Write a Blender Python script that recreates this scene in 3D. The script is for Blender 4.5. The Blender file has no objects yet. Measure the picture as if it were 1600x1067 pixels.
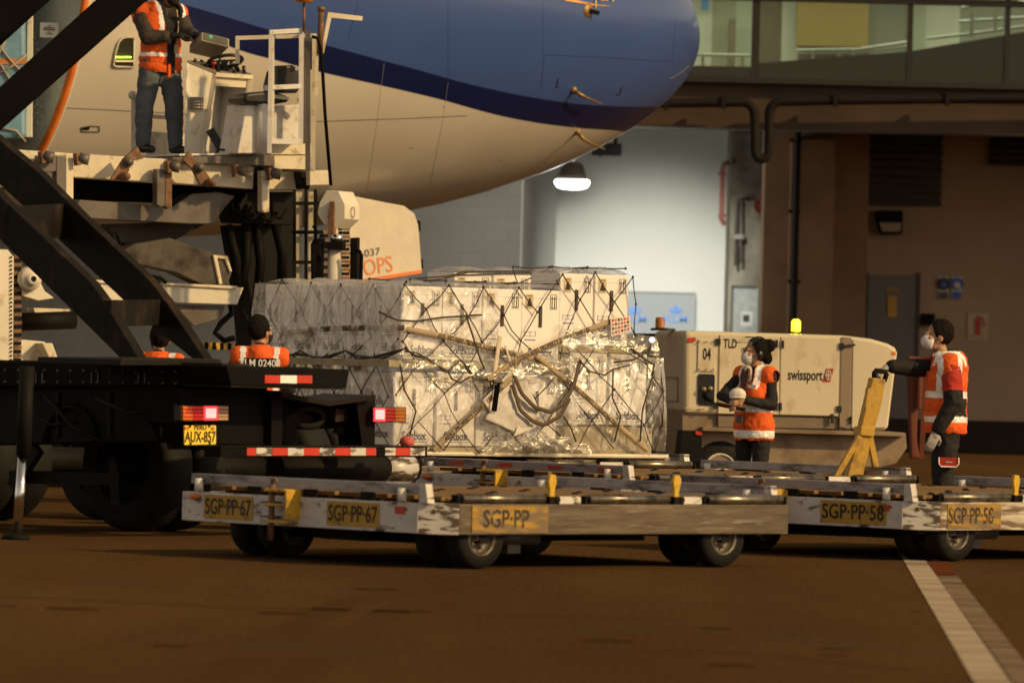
import bpy, bmesh, math, random
from mathutils import Vector as V, Matrix, noise
from mathutils.bvhtree import BVHTree
from math import sin, cos, pi, radians as R, tan, atan2
random.seed(7)
S = bpy.context.scene
COL = S.collection
# ------------------------------------------------------------ camera (230 mm lens, eye height 1.5 m, slight roll)
F = 10000.0; ROLL = R(1.4); CAM = V((0, 0, 1.5))
cr, sr = cos(ROLL), sin(ROLL)
pit = 11.5 / F
FW = V((0, cos(pit), sin(pit))); RT = V((cr, 0, sr)); UP = RT.cross(FW).normalized(); RT = FW.cross(UP).normalized()
cd = bpy.data.cameras.new('camera'); cam = bpy.data.objects.new('camera', cd); COL.objects.link(cam)
m = Matrix((RT, UP, -FW)).transposed().to_4x4(); m.translation = CAM
cam.matrix_world = m
cd.sensor_width = 36; cd.lens = 225; cd.clip_start = 1; cd.clip_end = 3000
cd.dof.use_dof = True; cd.dof.focus_distance = 56; cd.dof.aperture_fstop = 3.6
S.camera = cam
# ------------------------------------------------------------ night sky and the sodium flood light (the one sun lamp)
LDIR = V((.80, -.42, .48)).normalized()          # towards the flood light mast
el = math.asin(LDIR.z); az = atan2(LDIR.x, LDIR.y)
W = bpy.data.worlds.new('World'); S.world = W; W.use_nodes = True
nt = W.node_tree; sky = nt.nodes.new('ShaderNodeTexSky'); sky.sky_type = 'NISHITA'; sky.sun_disc = False
sky.sun_elevation = el; sky.sun_rotation = az
bg = nt.nodes['Background']; bg.inputs['Strength'].default_value = 0.135
hs = nt.nodes.new('ShaderNodeHueSaturation'); hs.inputs['Saturation'].default_value = .22; tint = nt.nodes.new('ShaderNodeMix'); tint.data_type = 'RGBA'; tint.blend_type = 'MULTIPLY'; tint.inputs[0].default_value = 1
tint.inputs[7].default_value = (1, .80, .58, 1)      # lamplit night haze over the apron
nt.links.new(sky.outputs[0], hs.inputs['Color']); nt.links.new(hs.outputs[0], tint.inputs[6]); nt.links.new(tint.outputs[2], bg.inputs['Color'])
sl = bpy.data.lights.new('flood_sun', 'SUN'); so = bpy.data.objects.new('flood_sun', sl); COL.objects.link(so)
so.rotation_euler = LDIR.to_track_quat('Z', 'Y').to_euler(); so.location = LDIR * 60 + V((0, 55, 0))
sl.energy = 3.9; sl.color = (1, .66, .27); sl.angle = R(1.4)
S.view_settings.view_transform = 'Standard'; S.view_settings.look = 'None'
S.view_settings.exposure = -0.30; S.view_settings.gamma = 1
S.render.engine = 'CYCLES'

# ------------------------------------------------------------ measuring helpers
def P(px, py, D):
    d = FW + RT * ((px - 800) / F) + UP * ((533.5 - py) / F)
    return CAM + d * (D / d.y)
class Pl:
    """vertical plane through the ground point seen at px, distance D, running along yaw"""
    def __init__(s, px, D, yaw):
        s.o = P(px, 545, D); s.a = V((cos(yaw), sin(yaw), 0)); s.n = V((-sin(yaw), cos(yaw), 0)); s.yaw = yaw
    def __call__(s, px, py, off=0):
        d = FW + RT * ((px - 800) / F) + UP * ((533.5 - py) / F)
        t = (s.o + s.n * off - CAM).dot(s.n) / d.dot(s.n)
        return CAM + d * t
    def poly(s, pts, off=0): return [s(x, y, off) for x, y in pts]

# ------------------------------------------------------------ mesh builder
class MB:
    def __init__(s): s.v = []; s.f = []; s.mi = []; s.sm = []; s.cur = 0
    def add(s, vs, fs, smooth=False):
        b = len(s.v); s.v += [V(v) for v in vs]
        for f in fs: s.f.append([i + b for i in f]); s.mi.append(s.cur); s.sm.append(smooth)
        return s
    def mat(s, i): s.cur = i; return s
    def hexa(s, p):      # p: 4 bottom, 4 top
        return s.add(p, [(3, 2, 1, 0), (4, 5, 6, 7), (0, 1, 5, 4), (1, 2, 6, 5), (2, 3, 7, 6), (3, 0, 4, 7)])
    def box(s, c, z, rz=0, M=None):
        c = V(c); h = V(z) / 2; M = M or Matrix.Rotation(rz, 3, 'Z')
        return s.hexa([c + M @ V((x * h.x, y * h.y, q * h.z)) for q in (-1, 1) for x, y in ((-1, -1), (1, -1), (1, 1), (-1, 1))])
    def prism(s, pts, ext):
        n = len(pts); e = V(ext); pts = [V(p) for p in pts]
        fs = [list(range(n)), list(range(2 * n - 1, n - 1, -1))] + [[i, i + n, (i + 1) % n + n, (i + 1) % n] for i in range(n)]
        return s.add(pts + [p + e for p in pts], fs)
    def px(s, pl, pts, thick, off=0):      # outline on a measured plane, with real thickness going away
        return s.prism(pl.poly(pts, off), pl.n * thick)
    def bar(s, a, b, w, h=None, up=(0, 0, 1)):
        a, b = V(a), V(b); d = (b - a).normalized(); u = V(up)
        if abs(d.dot(u)) > .98: u = V((0, 1, 0))
        x = d.cross(u).normalized(); y = x.cross(d); h = h or w
        x *= w / 2; y *= h / 2
        return s.hexa([a - x - y, a + x - y, b + x - y, b - x - y, a - x + y, a + x + y, b + x + y, b - x + y])
    def tube(s, pts, r, n=8, closed=False, caps=True):
        pts = [V(p) for p in pts]; k = len(pts); rs = r if isinstance(r, (list, tuple)) else [r] * k
        vs = []; x = None
        for i, p in enumerate(pts):
            a = pts[(i - 1) % k] if (i > 0 or closed) else p; b = pts[(i + 1) % k] if (i < k - 1 or closed) else p
            d = (b - a).normalized()
            if x is None: x = d.orthogonal().normalized()
            x = (x - d * x.dot(d)); x = x.normalized() if x.length > 1e-6 else d.orthogonal().normalized()
            y = d.cross(x)
            vs += [p + (x * cos(2 * pi * j / n) + y * sin(2 * pi * j / n)) * rs[i] for j in range(n)]
        fs = []
        for i in range(k if closed else k - 1):
            q = (i + 1) % k
            fs += [(i * n + j, i * n + (j + 1) % n, q * n + (j + 1) % n, q * n + j) for j in range(n)]
        b0 = len(s.v); s.add(vs, fs, True)
        if caps and not closed:
            e = b0 + (k - 1) * n
            for q in (list(range(b0 + n - 1, b0 - 1, -1)), list(range(e, e + n))): s.f.append(q); s.mi.append(s.cur); s.sm.append(False)
        return s
    def cyl(s, a, b, r, n=20, r2=None):
        return s.tube([a, b], [r, r if r2 is None else r2], n)
    def lathe(s, prof, o, axis, n=24):     # prof: (radius, along axis)
        o = V(o); ax = V(axis).normalized(); x = ax.orthogonal().normalized(); y = ax.cross(x); k = len(prof)
        vs = [o + ax * h + (x * cos(2 * pi * j / n) + y * sin(2 * pi * j / n)) * max(r, 1e-4) for r, h in prof for j in range(n)]
        fs = [(i * n + j, i * n + (j + 1) % n, (i + 1) * n + (j + 1) % n, (i + 1) * n + j) for i in range(k - 1) for j in range(n)]
        return s.add(vs, fs, True)
    def ell(s, c, r, rot=None, n=16, m=10):
        c = V(c); r = V(r) if not isinstance(r, (int, float)) else V((r, r, r)); rot = rot or Matrix.Identity(3)
        vs = [c + rot @ V((r.x * sin(pi * i / m) * cos(2 * pi * j / n), r.y * sin(pi * i / m) * sin(2 * pi * j / n), r.z * cos(pi * i / m))) for i in range(1, m) for j in range(n)]
        fs = [(i * n + j, (i + 1) * n + j, (i + 1) * n + (j + 1) % n, i * n + (j + 1) % n) for i in range(m - 2) for j in range(n)]
        t = len(vs); vs += [c + rot @ V((0, 0, r.z)), c - rot @ V((0, 0, r.z))]
        fs += [(t, j, (j + 1) % n) for j in range(n)] + [(t + 1, (m - 2) * n + (j + 1) % n, (m - 2) * n + j) for j in range(n)]
        return s.add(vs, fs, True)
    def cap(s, a, b, ra, rb=None, n=14):   # tapered capsule
        a, b = V(a), V(b); rb = ra if rb is None else rb
        s.ell(a, ra, n=n); s.ell(b, rb, n=n); return s.tube([a, b], [ra, rb], n)
    def xform(s, M, start=0):
        for i in range(start, len(s.v)): s.v[i] = M @ s.v[i]
        return s
    def text(s, t, M, h, sx=1.0, align='CENTER', ext=.0015, bold=0, width=None):
        vs, fs = text_geo(t, align, bold)
        if width: sx = width / (h * (max(v.x for v in vs) - min(v.x for v in vs)))
        M = M.to_4x4() if len(M) == 3 else M
        return s.add([M @ V((v.x * h * sx, v.y * h, ext)) for v in vs], fs)
    def split(s, name, mats, parent, **k):
        """each loose piece becomes an object of its own"""
        p = list(range(len(s.v)))
        def f(i):
            while p[i] != i: p[i] = p[p[i]]; i = p[i]
            return i
        for q in s.f:
            for i in q[1:]: p[f(i)] = f(q[0])
        g = {}
        for n, q in enumerate(s.f): g.setdefault(f(q[0]), []).append(n)
        for r, ns in g.items():
            b = MB(); ix = {}
            for n in ns:
                for i in s.f[n]:
                    if i not in ix: ix[i] = len(b.v); b.v.append(s.v[i])
                b.f.append([ix[i] for i in s.f[n]]); b.mi.append(s.mi[n]); b.sm.append(s.sm[n])
            b.build(name, mats, parent, **k)
    def build(s, name, mats, parent=None, world=True, bevel=0, seg=2, tag_=None, sub=0, keep=False):
        me = bpy.data.meshes.new(name)
        vs = s.v
        o = bpy.data.objects.new(name, me); COL.objects.link(o)
        if parent is not None:
            if world:
                r = parent
                while r.parent: r = r.parent
                I = r.matrix_basis.inverted(); vs = [I @ v for v in vs]
            o.parent = parent
        elif not keep:
            lo = V((min(v.x for v in vs), min(v.y for v in vs), min(v.z for v in vs))); hi = V((max(v.x for v in vs), max(v.y for v in vs), 0))
            b = V(((lo.x + hi.x) / 2, (lo.y + hi.y) / 2, lo.z)); vs = [v - b for v in vs]; o.location = b
        me.from_pydata(vs, [], s.f)
        me.polygons.foreach_set('material_index', s.mi); me.polygons.foreach_set('use_smooth', s.sm)
        for q in (mats if isinstance(mats, (list, tuple)) else [mats]): me.materials.append(q)
        bm = bmesh.new(); bm.from_mesh(me); bmesh.ops.recalc_face_normals(bm, faces=bm.faces); bm.to_mesh(me); bm.free()
        if bevel:
            q = o.modifiers.new('bevel', 'BEVEL'); q.width = bevel; q.segments = seg; q.limit_method = 'ANGLE'; q.angle_limit = R(40); q.harden_normals = False
        if sub:
            q = o.modifiers.new('sub', 'SUBSURF'); q.levels = q.render_levels = sub
        if tag_: tag(o, *tag_)
        return o
_tg = {}
def text_geo(t, align='CENTER', bold=0):
    k = (t, align, bold)
    if k not in _tg:
        c = bpy.data.curves.new('lettering', 'FONT'); c.body = t; c.align_x = align; c.align_y = 'CENTER'; c.size = 1.4; c.offset = bold; c.resolution_u = 3
        o = bpy.data.objects.new('lettering', c); COL.objects.link(o)
        me = bpy.data.meshes.new_from_object(o.evaluated_get(bpy.context.evaluated_depsgraph_get()))
        _tg[k] = ([v.co.copy() for v in me.vertices], [list(p.vertices) for p in me.polygons])
        bpy.data.objects.remove(o); bpy.data.curves.remove(c); bpy.data.meshes.remove(me)
    return _tg[k]
def face_m(o, x, n):     # frame whose local x runs along x, z along n (towards the reader), y up
    x = V(x).normalized(); n = V(n).normalized(); y = n.cross(x); x = y.cross(n)
    M = Matrix((x, y, n)).transposed().to_4x4(); M.translation = V(o); return M
def tag(o, label=None, cat=None, group=None, kind=None):
    if label: o['label'] = label
    if cat: o['category'] = cat
    if group: o['group'] = group
    if kind: o['kind'] = kind
    return o
def thing(name, label, cat, loc=(0, 0, 0), rz=0, group=None):
    o = bpy.data.objects.new(name, None); COL.objects.link(o); o.empty_display_size = .3
    o.matrix_basis = Matrix.Translation(V(loc)) @ Matrix.Rotation(rz, 4, 'Z')
    return tag(o, label, cat, group)
def dup(o, parent=None):
    c = o.copy(); COL.objects.link(c)
    if parent: c.parent = parent
    for ch in [q for q in o.children]: dup(ch, c)
    return c

# ------------------------------------------------------------ materials
def mat(name, col, rough=.6, metal=0, var=.25, scale=6, bump=0, bscale=60, dirt=None, damt=.5, dscale=3, stretch=(1, 1, 1), coat=0, spec=.5, alpha=1, rvar=.15, dsharp=.12):
    m = bpy.data.materials.new(name); m.use_nodes = True; t = m.node_tree; N = t.nodes; L = t.links
    b = N['Principled BSDF']; b.inputs['Roughness'].default_value = rough; b.inputs['Metallic'].default_value = metal
    b.inputs['Coat Weight'].default_value = coat; b.inputs['Specular IOR Level'].default_value = spec; b.inputs['Alpha'].default_value = alpha
    tc = N.new('ShaderNodeTexCoord'); mp = N.new('ShaderNodeMapping'); mp.inputs['Scale'].default_value = stretch
    L.new(tc.outputs['Object'], mp.inputs['Vector'])
    def ns(sc, det=6):
        n = N.new('ShaderNodeTexNoise'); n.inputs['Scale'].default_value = sc; n.inputs['Detail'].default_value = det; n.inputs['Roughness'].default_value = .6
        L.new(mp.outputs[0], n.inputs['Vector']); return n
    n1 = ns(scale)
    mr = N.new('ShaderNodeMapRange'); mr.inputs[1].default_value = .3; mr.inputs[2].default_value = .7; mr.inputs[3].default_value = 1 - var; mr.inputs[4].default_value = 1 + var * .6
    L.new(n1.outputs[0], mr.inputs[0])
    mx = N.new('ShaderNodeMix'); mx.data_type = 'RGBA'; mx.blend_type = 'MULTIPLY'; mx.inputs[0].default_value = 1
    mx.inputs[6].default_value = (*col, 1); L.new(mr.outputs[0], mx.inputs[7]); out = mx.outputs[2]
    if dirt:
        n2 = ns(dscale, 9); rp = N.new('ShaderNodeMapRange'); c = 1 - damt
        rp.inputs[1].default_value = .25 + .5 * c - dsharp; rp.inputs[2].default_value = .25 + .5 * c + dsharp
        L.new(n2.outputs[0], rp.inputs[0])
        m2 = N.new('ShaderNodeMix'); m2.data_type = 'RGBA'; m2.inputs[7].default_value = (*dirt, 1)
        L.new(rp.outputs[0], m2.inputs[0]); L.new(out, m2.inputs[6]); out = m2.outputs[2]
    L.new(out, b.inputs['Base Color'])
    if rvar:
        r2 = N.new('ShaderNodeMapRange'); r2.inputs[3].default_value = max(.02, rough - rvar); r2.inputs[4].default_value = min(1, rough + rvar)
        L.new(n1.outputs[0], r2.inputs[0]); L.new(r2.outputs[0], b.inputs['Roughness'])
    if bump:
        n3 = ns(bscale, 4); bp = N.new('ShaderNodeBump'); bp.inputs['Strength'].default_value = bump; bp.inputs['Distance'].default_value = .02
        L.new(n3.outputs[0], bp.inputs['Height']); L.new(bp.outputs[0], b.inputs['Normal'])
    return m
def emit(name, col, st, base=(.1, .1, .1)):
    m = bpy.data.materials.new(name); m.use_nodes = True; b = m.node_tree.nodes['Principled BSDF']
    b.inputs['Base Color'].default_value = (*base, 1); b.inputs['Emission Color'].default_value = (*col, 1); b.inputs['Emission Strength'].default_value = st
    b.inputs['Roughness'].default_value = .3
    return m
K = {}
K['white'] = mat('white_paint', (.74, .73, .71), .5, var=.12, scale=3, dirt=(.3, .22, .14), damt=.16, dscale=6, dsharp=.12)
K['cream'] = mat('cream_paint', (.72, .66, .52), .55, var=.18, scale=3, dirt=(.2, .11, .05), damt=.2, dscale=8, dsharp=.1, bump=.1, bscale=30)
K['creamw'] = mat('warm_white_paint', (.72, .69, .6), .5, var=.1, scale=2, dirt=(.3, .2, .1), damt=.12, dscale=7)
K['grey'] = mat('grey_painted_steel', (.135, .122, .115), .5, metal=.2, var=.2, scale=3, dirt=(.09, .065, .045), damt=.3, dscale=5)
K['worn'] = mat('worn_white_paint', (.62, .61, .62), .55, var=.2, scale=3, dirt=(.09, .06, .045), damt=.3, dscale=7, dsharp=.05, stretch=(1, 1, 2.5))
K['rail'] = mat('scuffed_rail_steel', (.42, .4, .44), .4, metal=.5, var=.3, scale=5, dirt=(.05, .045, .045), damt=.36, dscale=5, stretch=(.5, .5, 2))
K['beam'] = mat('bare_steel_beam', (.17, .135, .095), .38, metal=.7, var=.45, scale=4, stretch=(.35, .35, 4), dirt=(.5, .46, .38), damt=.1, dscale=6, bump=.12, bscale=25)
K['roller'] = mat('roller_steel', (.3, .26, .2), .3, metal=.85, var=.3, scale=8, dirt=(.06, .05, .04), damt=.3, dscale=9)
K['deck'] = mat('deck_plate', (.24, .15, .065), .75, spec=.12, var=.35, scale=3, dirt=(.09, .06, .035), damt=.34, dscale=4, stretch=(.4, 5, 1))
K['dark'] = mat('dark_chassis_steel', (.010, .0095, .009), .65, metal=0, var=.4, scale=3, spec=.12)
K['black'] = mat('black_paint', (.0055, .005, .005), .6, var=.3, scale=3, spec=.08)
K['boom'] = mat('boom_black_paint', (.012, .0095, .008), .6, var=.3, scale=4, dirt=(.05, .033, .02), damt=.22, dscale=4, spec=.15)
K['rubber'] = mat('tyre_rubber', (.008, .0075, .007), .75, var=.3, scale=10, bump=.2, bscale=30, spec=.3)
K['rim'] = mat('wheel_rim_paint', (.2, .18, .16), .5, metal=.4, var=.4, scale=9, dirt=(.05, .04, .03), damt=.4, dscale=9)
K['yellow'] = mat('chrome_yellow_paint', (.62, .37, .03), .5, var=.25, scale=6, dirt=(.1, .06, .03), damt=.3, dscale=8)
K['plate'] = mat('yellow_plate_vinyl', (.46, .27, .025), .5, var=.12, scale=9, dirt=(.12, .08, .03), damt=.2, dscale=9)
K['ink'] = mat('black_ink', (.012, .011, .012), .6, var=.1)
K['bluink'] = mat('navy_print', (.03, .035, .12), .6, var=.1)
K['bluef'] = mat('faint_blue_print', (.25, .27, .45), .6, var=.1)
K['tan'] = mat('tan_label', (.55, .45, .28), .6, var=.1)
K['red'] = mat('red_reflector', (.55, .04, .015), .35, var=.1)
K['orange'] = mat('orange_paint', (.75, .2, .03), .5, var=.15)
K['rust'] = mat('rusty_iron', (.24, .12, .06), .7, var=.4, scale=12, dirt=(.09, .05, .03), damt=.4, dscale=10)
K['vest'] = mat('orange_hi_vis_cloth', (.82, .12, .012), .8, var=.15, scale=9, bump=.35, bscale=14)
K['vestd'] = mat('deep_orange_cloth', (.62, .06, .01), .8, var=.15, scale=9, bump=.35, bscale=14)
K['tape'] = mat('reflective_tape', (.92, .92, .95), .35, var=.05, coat=.4)
K['cloth'] = mat('black_cloth', (.010, .009, .010), .85, var=.3, scale=12, bump=.5, bscale=12)
K['jean'] = mat('blue_grey_denim', (.10, .125, .15), .85, var=.35, scale=7, bump=.5, bscale=10)
K['skin'] = mat('brown_skin', (.42, .23, .14), .55, var=.12, scale=20)
K['hair'] = mat('black_hair', (.009, .006, .005), .8, spec=.15, var=.4, scale=40, bump=.8, bscale=70, stretch=(1, 1, .3))
K['mask'] = mat('pale_face_mask', (.72, .72, .76), .8, var=.06, bump=.3, bscale=40)
K['glove'] = mat('grey_work_glove', (.42, .40, .42), .8, var=.2, scale=20)
K['blockw'] = mat('painted_block_wall', (.12, .085, .06), .8, var=.15, scale=1.5)
K['plastic'] = mat('black_plastic', (.014, .014, .014), .35, var=.2)
K['chrome'] = mat('polished_chrome', (.7, .7, .72), .15, metal=1, var=.05)
K['amber'] = mat('amber_lens', (.42, .13, .012), .25, var=.1, coat=.5)
K['redl'] = mat('red_lens', (.35, .012, .01), .25, var=.1, coat=.5)
K['clearl'] = mat('clear_lens', (.45, .3, .2), .25, var=.1, coat=.5)
# ============================================================ apron and markings
def G(px, py):
    d = FW + RT * ((px - 800) / F) + UP * ((533.5 - py) / F)
    return CAM + d * (-CAM.z / d.z)
def ground_mat():
    m = mat('apron_concrete', (.106, .062, .027), .95, rvar=.04, var=.3, scale=.7, dirt=(.066, .037, .016), damt=.42, dscale=.45, stretch=(.7, .10, 1), bump=.5, bscale=30, spec=.0, dsharp=.22)
    return m
mb = MB(); mb.add([(-260, -30, 0), (260, -30, 0), (260, 420, 0), (-260, 420, 0)], [(0, 1, 2, 3)])
tag(mb.build('apron', ground_mat(), keep=True), kind='structure')
def mark(name, pts, z, m):
    b = MB(); q = [G(x, y) for x, y in pts]
    b.add([(p.x, p.y, z) for p in q], [list(range(len(q)))])
    return tag(b.build(name, m, keep=True), kind='structure')
pw = mat('white_road_paint', (.46, .39, .30), .9, spec=0, var=.25, scale=3, dirt=(.12, .07, .035), damt=.32, dscale=1.6, stretch=(.25, 2.2, 1), dsharp=.1)
pg = mat('faded_road_paint', (.26, .20, .14), .65, var=.3, scale=3, dirt=(.1, .07, .05), damt=.4, dscale=2, stretch=(.25, 1.6, 1), spec=0)
pr = mat('red_road_paint', (.13, .045, .022), .9, spec=0, var=.2, scale=3)
mark('painted_line', [(1398, 851), (1430, 851), (1447, 877), (1580, 1067), (1640, 1150), (1570, 1150), (1522, 1067), (1412, 876)], .004, pw)
mark('faded_line', [(1463, 900), (1496, 900), (1602, 1035), (1690, 1150), (1650, 1150), (1584, 1067)], .004, pg)
mark('red_line', [(1447.6, 877), (1481, 876), (1493, 898), (1463, 899.4)], .004, pr)
mj = mat('joint_sealant', (.035, .025, .02), .6)
def joint(pts, w):
    b = MB(); q = [G(x, y) for x, y in pts]
    for a, c in zip(q, q[1:]):
        d = (c - a).normalized(); n = V((-d.y, d.x, 0)) * w / 2
        b.add([a - n + V((0, 0, .002)), c - n + V((0, 0, .002)), c + n + V((0, 0, .002)), a + n + V((0, 0, .002))], [(0, 1, 2, 3)])
    tag(b.build('pavement_joint', mj, keep=True), kind='structure')
joint([(700, 968), (1200, 993), (1600, 1033)], .025)
joint([(60, 905), (420, 917), (1100, 948)], .02)
joint([(1475, 888), (1600, 898)], .03)
joint([(-40, 985), (330, 1002), (600, 1020)], .02)

tm = mat('tyre_mark_rubber', (.07, .04, .018), .95, spec=0, var=.2, scale=.7, dirt=(.095, .055, .024), damt=.5, dscale=.6, stretch=(.7, .1, 1), dsharp=.25)
def tyre_mark(pts, w):
    q = [G(x, y) for x, y in pts]; f = []
    for i in range(len(q) - 1):
        for k in range(10): f.append(q[i].lerp(q[i + 1], k / 10))
    f.append(q[-1]); b = MB(); vs = []
    for i, p in enumerate(f):
        d = (f[min(i + 1, len(f) - 1)] - f[max(i - 1, 0)]).normalized(); n = V((-d.y, d.x, 0)) * w / 2; vs += [p - n + V((0, 0, .0012)), p + n + V((0, 0, .0012))]
    b.add(vs, [(2 * i, 2 * i + 1, 2 * i + 3, 2 * i + 2) for i in range(len(f) - 1)]); tag(b.build('tyre_mark', tm, keep=True), kind='structure')
tyre_mark([(330, 1066), (420, 1000), (540, 940), (760, 905)], .22); tyre_mark([(455, 1066), (520, 1010), (620, 950), (800, 912)], .22)
tyre_mark([(-20, 930), (300, 945), (700, 958), (1050, 966)], .2); tyre_mark([(1000, 1012), (1200, 1022), (1420, 1046)], .18)
ob_ = MB()
random.seed(21)
for i in range(12):
    c = G(random.uniform(0, 1600), random.uniform(895, 1060)); r = random.uniform(.03, .16); ob_.add([(c.x + r * cos(a) * random.uniform(.7, 1.2), c.y + r * sin(a) * random.uniform(.7, 1.2), .0022) for a in [k * pi / 6 for k in range(12)]], [list(range(12))])
tag(ob_.build('oil_stains', mat('oil_stain', (.05, .028, .012), .95, spec=0), keep=True), kind='structure')
# ============================================================ terminal building
tb = thing('terminal_building', 'dark terminal with a lit glazed gallery over a brown wall and a bright bay', 'building', (7, 106, 0))
conc = mat('brown_concrete', (.07, .042, .026), .8, var=.3, scale=.6, dirt=(.03, .02, .014), damt=.3, dscale=.6, bump=.1)
whitewall = mat('white_bay_wall', (.74, .75, .72), .7, var=.06, scale=.4)
rawc = mat('raw_concrete', (.30, .28, .22), .85, var=.4, scale=1.2, dirt=(.12, .1, .07), damt=.35, dscale=1.5, bump=.3, bscale=8)
dkm = mat('dark_frame_metal', (.02, .017, .014), .5)
def brickmat(name, c1, c2, cm, sc):
    m = bpy.data.materials.new(name); m.use_nodes = True; t = m.node_tree; b = t.nodes['Principled BSDF']; b.inputs['Roughness'].default_value = .85
    tc = t.nodes.new('ShaderNodeTexCoord'); mp = t.nodes.new('ShaderNodeMapping'); mp.inputs['Rotation'].default_value = (R(90), 0, 0)
    br = t.nodes.new('ShaderNodeTexBrick'); br.inputs['Scale'].default_value = sc; br.inputs['Mortar Size'].default_value = .012
    for i, c in ((1, c1), (2, c2), (3, cm)): br.inputs[i].default_value = (*c, 1)
    t.links.new(tc.outputs['Object'], mp.inputs[0]); t.links.new(mp.outputs[0], br.inputs[0])
    nz = t.nodes.new('ShaderNodeTexNoise'); nz.inputs['Scale'].default_value = .7; nz.inputs['Detail'].default_value = 6; t.links.new(tc.outputs['Object'], nz.inputs[0])
    mx = t.nodes.new('ShaderNodeMix'); mx.data_type = 'RGBA'; mx.blend_type = 'MULTIPLY'; mx.inputs[0].default_value = .35
    t.links.new(br.outputs[0], mx.inputs[6]); t.links.new(nz.outputs[0], mx.inputs[7]); t.links.new(mx.outputs[2], b.inputs['Base Color'])
    return m
blockb = brickmat('brown_block_wall', (.40, .285, .195), (.385, .275, .188), (.37, .262, .18), 1.4)
blockg = brickmat('grey_block_wall', (.42, .41, .38), (.40, .39, .36), (.36, .35, .33), 1.3)
PG = Pl(1300, 98, 0); YW = 103.2
PW = Pl(1450, YW, 0); PB = Pl(1000, 113, 0); PL_ = Pl(740, 106, 0); PC = Pl(1165, 102.5, 0)
X0, X1 = -1500, 7000
def vb(name, pl, x0, x1, y0, y1, th, m, off=0, parent=None, bevel=0):
    # level box: uses the unrolled centre so edges stay level and plumb in the world
    a = pl(x0, (y0 + y1) / 2, off); c = pl(x1, (y0 + y1) / 2, off); xm = (x0 + x1) / 2
    z0 = pl(min(max(xm, 0), 1600), y1, off).z; z1 = pl(min(max(xm, 0), 1600), y0, off).z
    b = MB(); b.box(((a.x + c.x) / 2, a.y + th / 2, (z0 + z1) / 2), (c.x - a.x, th, z1 - z0))
    return b.build(name, m, parent or tb, bevel=bevel)
zG = lambda y: PG(1300, y).z
def lvl(name, x0, x1, z0, z1, y0, y1, m, parent=None):
    b = MB(); b.box(((x0 + x1) / 2, (y0 + y1) / 2, (z0 + z1) / 2), (x1 - x0, y1 - y0, z1 - z0)); return b.build(name, m, parent or tb)
zb, zt = zG(205), zG(134)
lvl('floor_beam', -32, 62, zb, zt, 98.0, 98.8, conc)
lvl('floor_slab', -32, 62, zb + .5, zt - .02, 98.8, 120, conc)
lvl('sill', -32, 62, zt, zt + .09, 97.8, 98.8, dkm)
lvl('gallery_roof', -32, 62, zG(-70), zG(-110), 97.7, 120, conc)
lvl('gallery_lintel', -32, 62, zG(2), zG(-70), 98.1, 98.6, dkm) if False else None
# lower wall right of the bay
zf = zb
lvl('block_wall', PW(1322, 400).x, 62, 0, zf + .5, YW, YW + .5, blockb)
lvl('wall_foot_band', PW(1322, 400).x, 62, 0, PW(1450, 655).z, YW - .2, YW, mat('dark_foot_band', (.03, .022, .018), .85, spec=.1))  # darker band along the foot of the block wall
colm = mat('brown_column_paint', (.22, .135, .075), .8, var=.2, scale=.6, dirt=(.12, .075, .045), damt=.3, dscale=.8)
lvl('brown_column', PC(1192, 400).x, PW(1322, 400).x + .3, 0, zf + .5, YW - .7, YW + .4, colm)
lvl('brown_pier', PC(1232, 400).x, PC(1300, 400).x, 0, zf, YW - .95, YW - .7, colm)
PCc = Pl(1165, 111, 0)
lvl('concrete_column', PCc(1139, 400).x, PCc(1196, 400).x, 0, zf + .5, 111, 113, rawc)
# bright bay
lvl('bay_wall', PB(868, 400).x, PCc(1139, 400).x + .4, 0, zf + .5, 113, 113.4, whitewall)
a, c = PL_(815, 400), PB(868, 400)
b = MB(); b.prism([(a.x, a.y + .002, 0), (c.x, c.y, 0), (c.x - .3, c.y, 0), (a.x - .02, a.y + .45, 0), (a.x - .02, a.y + .002, 0)], (0, 0, zf + .5)); b.build('bay_return_wall', whitewall, tb)
lvl('grey_block_wall', -32, a.x - .022, 0, zf + .5, 106, 106.4, blockg)
# glazed gallery: rooms behind, mullions, panes, parapet, handrails
roomc = {'a': (.74, .76, .62), 'b': (.42, .42, .29), 'c': (.2, .15, .09), 'd': (.56, .6, .46), 'y': (.34, .24, .06), 'e': (.36, .38, .29), 'f': (.22, .2, .13)}
RM = {k: mat('gallery_wall_' + k, v, .7, var=.06) for k, v in roomc.items()}
PR_ = Pl(1300, 103, 0); PI = Pl(1300, 100.4, 0)
for x0, x1, y0, y1, k in ((900, 1113, -70, 118, 'a'), (1113, 1150, -70, 118, 'b'), (1150, 1178, -70, 118, 'd'), (1178, 1222, -70, 118, 'c'), (1222, 1247, -70, 118, 'a'),
                          (1247, 1357, 73, 118, 'f'), (1357, 1415, -70, 118, 'e'), (1415, 1447, -70, 118, 'd'), (1447, 1500, -70, 118, 'a'), (1500, 1700, -70, 118, 'e'), (1700, 4200, -70, 118, 'b'), (-1400, 900, -70, 118, 'd')):
    vb('interior_wall', PR_, x0, x1, y0, y1, .3, RM[k])
vb('yellow_partition', PR_, 1246, 1358, -70, 73, .25, RM['y'], off=-.4)
vb('interior_post', PR_, 1138, 1149, 30, 118, .2, RM['c'], off=-.4)
vb('interior_post', PR_, 1416, 1424, -70, 118, .2, RM['f'], off=-.4)
vb('interior_sign', PR_, 1096, 1107, -6, 16, .05, mat('blue_sign', (.08, .25, .6), .5), off=-.2)
lvl('gallery_floor', -32, 62, zt - .02, zt + .06, 98.8, 104, mat('gallery_carpet', (.2, .18, .13), .9))
par = mat('olive_parapet', (.055, .046, .022), .6, var=.12, scale=1)
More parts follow.
